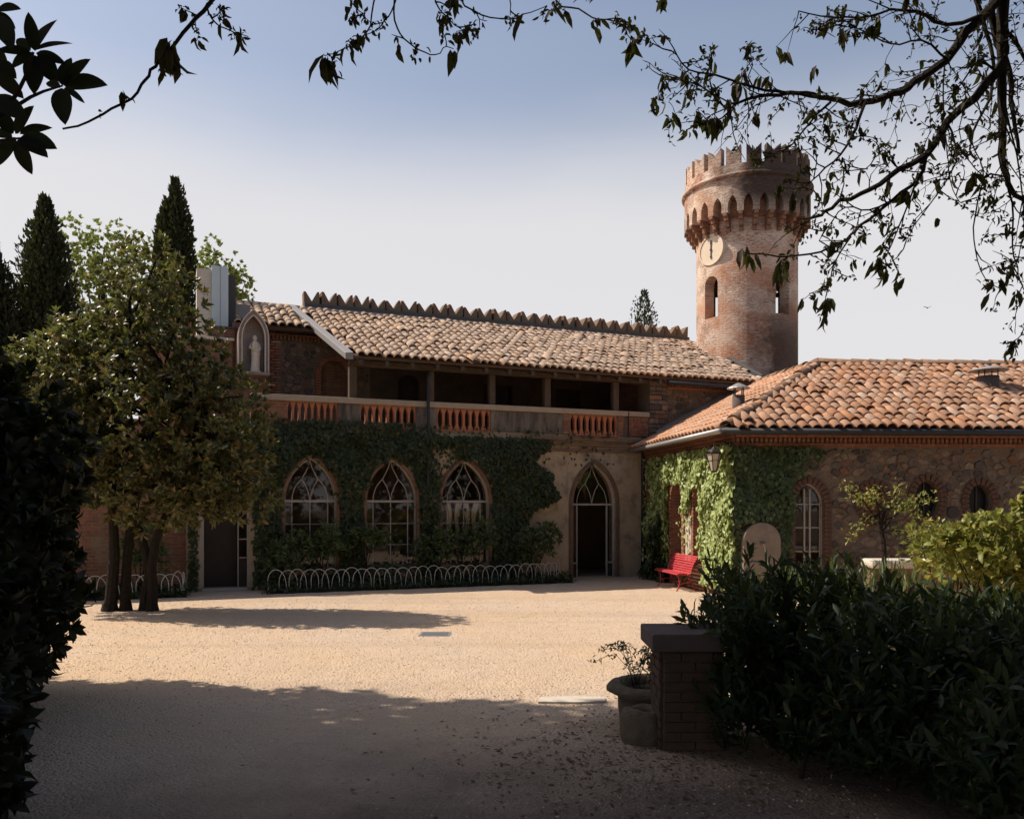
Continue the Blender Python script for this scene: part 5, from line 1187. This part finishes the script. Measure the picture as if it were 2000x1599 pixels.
# ================================================================== NEAR RIGHT: hedge, pier, basin, hollow stone, slab
def laurel(name, label, base, blobs, n, m, L, wd, seed, up=.9, stems=16):
    r_ = np.random.RandomState(seed); rg_ = random.Random(seed); t = thing(name, label, 'hedge', base); P, D = in_blobs(r_, blobs, n, .15, 40)
    P = P[P[:, 2] > .03]; n_ = len(P); k = 7; C = []; A = []; Nn = []
    sd = unit(np.concatenate([r_.normal(scale=.45, size=(n_, 2)), np.full((n_, 1), up)], 1)+np.where(np.arange(n_)[:, None] % 3 == 0, 1., .25)*(P-P.mean(0))*np.array([.5, .5, .1]))
    a = unit(np.cross(sd, rdir(r_, n_))); b = np.cross(sd, a); sl_ = r_.uniform(.10, .24, (n_, 1))
    for j in range(k):
        ph = j*2.4+r_.uniform(0, .5, (n_, 1)); rad = a*np.cos(ph)+b*np.sin(ph); C.append(P+sd*sl_*j/k); A.append(unit(sd*.9+rad*r_.uniform(.45, .95, (n_, 1)))); Nn.append(sd-rad*.6)
    C = np.concatenate(C); A = np.concatenate(A); Nn = np.concatenate(Nn); LLn = r_.uniform(.45, 1.2, len(C))*np.tile(r_.uniform(.7, 1.2, n_), k)*L
    obj('foliage', leaf_mesh('foliage', C-np.array(base), A, Nn, LLn, LLn*wd, m, 2, fold=.16, droop=.12), None, t, 'stuff')
    for i in range(stems):
        q = Vector(P[rg_.randrange(n_)]); g = Vector((q.x+rg_.gauss(0, .2), q.y+rg_.gauss(0, .2), 0)); mbx = MB(); limb(mbx, [g-Vector(base), g.lerp(q, .5)-Vector(base)+Vector((rg_.gauss(0, .05), 0, 0)), q-Vector(base)], .014, .005, 5); mbx.build('stem', M_darkbark, t)
    return t
laurel('laurel_hedge', 'big dark laurel hedge filling the lower right behind the brick pier', (3.0, 5.6, 0), [(1.72, 6.15, .62, .42, .45, .62), (2.4, 6.1, .60, .75, .6, .56), (3.2, 6.0, .5, .9, .8, .48), (4.3, 6.0, .5, 1.0, .9, .48), (2.35, 5.2, .45, .55, .6, .55), (3.0, 4.7, .45, .8, .7, .62), (2.6, 4.0, .35, .55, .55, .5), (4.2, 4.8, .5, .9, .8, .55), (1.66, 5.72, .45, .28, .28, .5), (1.46, 5.48, .55, .16, .16, .5), (1.5, 5.55, .25, .22, .2, .3), (1.56, 5.55, .85, .22, .22, .3), (1.78, 5.55, .25, .35, .35, .32), (2.1, 5.25, .25, .5, .45, .32), (2.0, 5.9, .22, .5, .4, .3), (2.5, 4.6, .22, .5, .5, .3)],
       6200, M_hedge, .125, .28, 51)
pier = thing('brick_pier', 'low dark brick pier with stone cap at the end of the hedge', 'pier', (1.23, 5.92, 0))
pc = MB().box(-.205, .205, -.19, .19, 0, .675).build('pier_core', M_mossy, pier)
for r_ in range(10):
    z = .035+r_*.067; off = .06 if r_ % 2 else 0
    for face in (0, 1):
        x = -.205
        while x < .20:
            l = .12 if (x == -.205 and off) else .215; x1 = min(x+l, .205)
            if x1-x > .03:
                j = rng.uniform(0, .006)
                if face == 0: MB().box(x+.004, x1-.004, -.212-j, -.191, z-.028, z+.028).build('brick', M_pierbrick, pc, bevel=.004)
                else: MB().box(-.227-j, -.206, x*.9+.004, x1*.9-.004, z-.028, z+.028).build('brick', M_pierbrick, pc, bevel=.004)
            x += l
MB().box(-.29, .29, -.27, .27, .68, .80).build('cap', M_capst, pier, bevel=.012)
def rough(mb, amp, seed):
    from mathutils import noise as mn
    mb.v = [tuple(Vector(p)+mn.noise_vector(Vector(p)*7+Vector((seed, 0, 0)))*amp+mn.noise_vector(Vector(p)*19+Vector((seed, 3, 0)))*amp*.4) for p in mb.v]; return mb
bas = thing('stone_basin', 'round stone basin with thick rolled rim beside the pier', 'planter', (1.10, 6.52, 0)); bas.scale = (1, 1, .86)
rough(MB().lathe([(.27, -.02), (.272, .06), (.275, .12), (.275, .18), (.28, .24), (.33, .26), (.36, .285), (.365, .31), (.345, .345), (.30, .355), (.265, .335), (.25, .28), (.24, .20)], 48, cap=False), .014, 1).build('bowl', M_mossy, bas, smooth=True); MB().lathe([(.25, .27), (.05, .30)], 24).build('soil', M_soil, bas)
pl = thing('basin_plant', 'sprawling small-leaved plant growing out of the stone basin', 'plant', (1.05, 6.5, .25)); r3 = random.Random(5); tb = MB(); LC2 = []; LA2 = []; LN2 = []
for i in range(15):
    a = Vector((r3.gauss(0, .08), r3.gauss(0, .08), 0)); tgt = Vector((-.10+r3.uniform(-.42, .25), r3.uniform(-.15, .1), r3.uniform(.05, .34))); md = a.lerp(tgt, .5)+Vector((0, 0, .16)); mbx = MB(); P = limb(tb, [a, md, tgt], .004, .0015, 4)
    for p in P[2:]:
        for _ in range(6): LC2.append(tuple(p+Vector((r3.gauss(0, .012), r3.gauss(0, .012), r3.gauss(0, .012))))); LA2.append((r3.gauss(0, 1), r3.gauss(0, 1), r3.gauss(.2, 1))); LN2.append((r3.gauss(0, 1), -.5, 1))
tb.build('stem', M_bark, pl); obj('foliage', leaf_mesh('foliage', LC2, LA2, LN2, .035, .015, M_shrub, 1), None, pl, 'stuff')
hol = thing('hollow_stone', 'squat rough stone with a hole in its top in front of the basin', 'stone', (.93, 5.98, 0))
rough(MB().lathe([(.155, -.02), (.16, .04), (.16, .08), (.155, .13), (.150, .17), (.142, .205), (.125, .222), (.10, .228), (.075, .225), (.062, .21), (.058, .12)], 36, cap=False, sx=1.05), .020, 5).build('stone_body', M_mossy, hol, smooth=True)
m_ = MB(); m_.prism([(.22, 7.10), (.55, 7.08), (.79, 7.13), (.80, 7.28), (.5, 7.31), (.24, 7.27)], lambda a, b, c: (a, b, c), 0, .018); tag(m_.build('stone_slab', M_pale), 'flat pale stone slab set in the gravel near the basin', 'slab')
mc = thing('drain_cover', 'small grey iron drain cover in the gravel inside the tree shadow', 'drain cover', (-1.0, 10.98, 0)); MB().box(-.2, .2, -.17, .17, .001, .007).build('frame', M_cover, mc)
for i in range(6): MB().box(-.17, .17, -.14+i*.05, -.115+i*.05, .0075, .011).build('bar', M_cover, mc)
r4 = np.random.RandomState(9); nL = 1500; X = r4.normal(1.0, .75, nL); Y = r4.normal(5.5, .8, nL); C = np.stack([X, Y, r4.uniform(.004, .012, nL)], 1); A = np.stack([r4.normal(size=nL), r4.normal(size=nL), r4.normal(scale=.15, size=nL)], 1)
tag(obj('leaf_litter', leaf_mesh('leaf_litter', C, A, np.tile([0, 0, 1.], (nL, 1)), r4.uniform(.02, .055, nL), r4.uniform(.01, .025, nL), M_litter, 1), None), 'dry leaf litter scattered on the ground round the pier', 'leaf litter', kind='stuff')
# ================================================================== BEHIND THE HEDGE: terrace wall, slab fountain, shrubs
tw_ = thing('terrace_wall', 'low terrace wall with pale rounded stone coping behind the hedge', 'wall', (6.2, 13.2, 0)); MB().box(-.6, 3.4, -.12, .18, 0, .70).build('wall_body', M_brick, tw_)
for i in range(5): MB().box(-.66+i*.82, -.66+i*.82+.80, -.20, .26, .702, .84).build('coping', M_pale, tw_, bevel=.05)
sf = thing('wall_fountain', 'rounded upright stone slab with a thin metal spout against the wing wall', 'fountain', WM@Vector((.43, -.16, 0)), WR)
P = [(-.34, .0)]+[(-.34*math.cos(math.pi*i/16), 1.04+.34*math.sin(math.pi*i/16)) for i in range(17)]+[(.34, .0)]
MB().prism(P, XZ, -.04, .13).build('slab', M_slab, sf, bevel=.015); m_ = MB(); m_.tube([(.0, -.05, 1.02), (.0, -.10, 1.0), (.03, -.16, .80), (.06, -.2, .55)], .010, 6); m_.build('spout', M_brass, sf); MB().lathe([(.045, 0), (.045, .03), (.02, .04)], 10, (0, -.06, 1.0)).build('rosette', M_mossy, sf)
t = thing('small_tree', 'small crooked tree with few leaves in front of the oval windows', 'tree', (5.70, 13.0, .0)); r5 = random.Random(3); mbx = MB(); tr = limb(mbx, [(0, 0, .4), (.03, 0, 1.0), (-.02, 0, 1.35), (.05, 0, 1.6)], .045, .02, 7)
C = []; A = []; Nn = []
for q in ((-.55, 0, 1.95), (-.35, .1, 1.75), (.45, 0, 1.75), (.62, .1, 1.55), (.2, -.1, 1.95), (-.5, 0, 1.2), (.5, 0, 1.15), (-.1, .1, 1.9), (.75, 0, 1.8)):
    s0 = tr[r5.randrange(len(tr)//2, len(tr))]; P = limb(mbx, [s0, s0.lerp(Vector(q), .5)+Vector((0, 0, .08)), q], .014, .004, 5, .01, r5)
    for p in P[3:]:
        for _ in range(16): C.append(tuple(p+Vector((r5.gauss(0, .06), r5.gauss(0, .06), r5.gauss(0, .05))))); A.append((r5.gauss(0, 1), r5.gauss(0, 1), r5.gauss(.2, 1))); Nn.append((r5.gauss(0, 1), -.4, 1))
mbx.build('trunk', M_bark, t); obj('foliage', leaf_mesh('foliage', C, A, Nn, .07, .035, M_lime, 1), None, t, 'stuff')
shrub('garden_shrub', 'bright yellow-green leafy bush at the right edge above the hedge', (5.25, 8.9, 0), [(-.1, 0, 1.25, .75, .5, .45), (.45, 0, 1.55, .5, .45, .55), (-.55, .1, 1.15, .35, .35, .35), (.35, 0, .8, .8, .5, .5), (.6, .05, 1.95, .22, .25, .3)], 560, M_lime, .125, .062, 'shrubs behind the hedge', 10, 61, 6, 2)
shrub('garden_shrub', 'small-leaved grey-green bush between the low wall and the yellow-green bush', (5.55, 10.6, 0), [(-.1, 0, 1.15, .6, .4, .45), (.4, 0, 1.0, .5, .4, .5)], 420, M_lime, .085, .036, 'shrubs behind the hedge', 8, 62, 6)
for i, (x, y, lb) in enumerate(((3.7, 11.0, 'upright green shoots left of the stone slab fountain'), (4.6, 11.2, 'upright green shoots in front of the stone slab fountain'), (5.4, 11.0, 'upright green shoots below the tall wing window'))):
    q = np.random.RandomState(80+i); n_ = 260; C = np.stack([q.normal(0, .32, n_), q.normal(0, .2, n_), q.uniform(.1, .75, n_)], 1); A = np.stack([q.normal(0, .3, n_), q.normal(0, .3, n_), np.ones(n_)], 1)
    t = thing('leafy_shoots', lb, 'plant', (x, y, 0), 0, 'shoots behind the hedge'); obj('foliage', leaf_mesh('foliage', C, A, q.normal(size=(n_, 3)), q.uniform(.12, .3, n_), q.uniform(.02, .04, n_), M_shrub, 2, droop=.1), None, t, 'stuff')
    for k in range(5): mbx = MB(); limb(mbx, [(q.normal(0, .15), q.normal(0, .1), 0), (q.normal(0, .2), 0, .4), (q.normal(0, .25), 0, .75)], .008, .003, 5); mbx.build('stem', M_bark, t)
# a bird far off in the sky
bd = px(1812, 601, 60); b_ = MB(); b_.add([(-.35, 0, .06), (-.15, .05, .1), (0, 0, 0), (.15, .05, .08), (.33, 0, .12), (0, -.14, -.02), (0, .16, .0), (0, 0, -.06)], [(0, 2, 1), (0, 5, 2), (2, 4, 3), (2, 5, 4), (2, 5, 7), (2, 7, 6), (6, 7, 5), (6, 2, 1)])
o_ = b_.build('bird', M_iron); o_.location = bd; tag(o_, 'tiny dark bird flying right of the tower', 'bird')
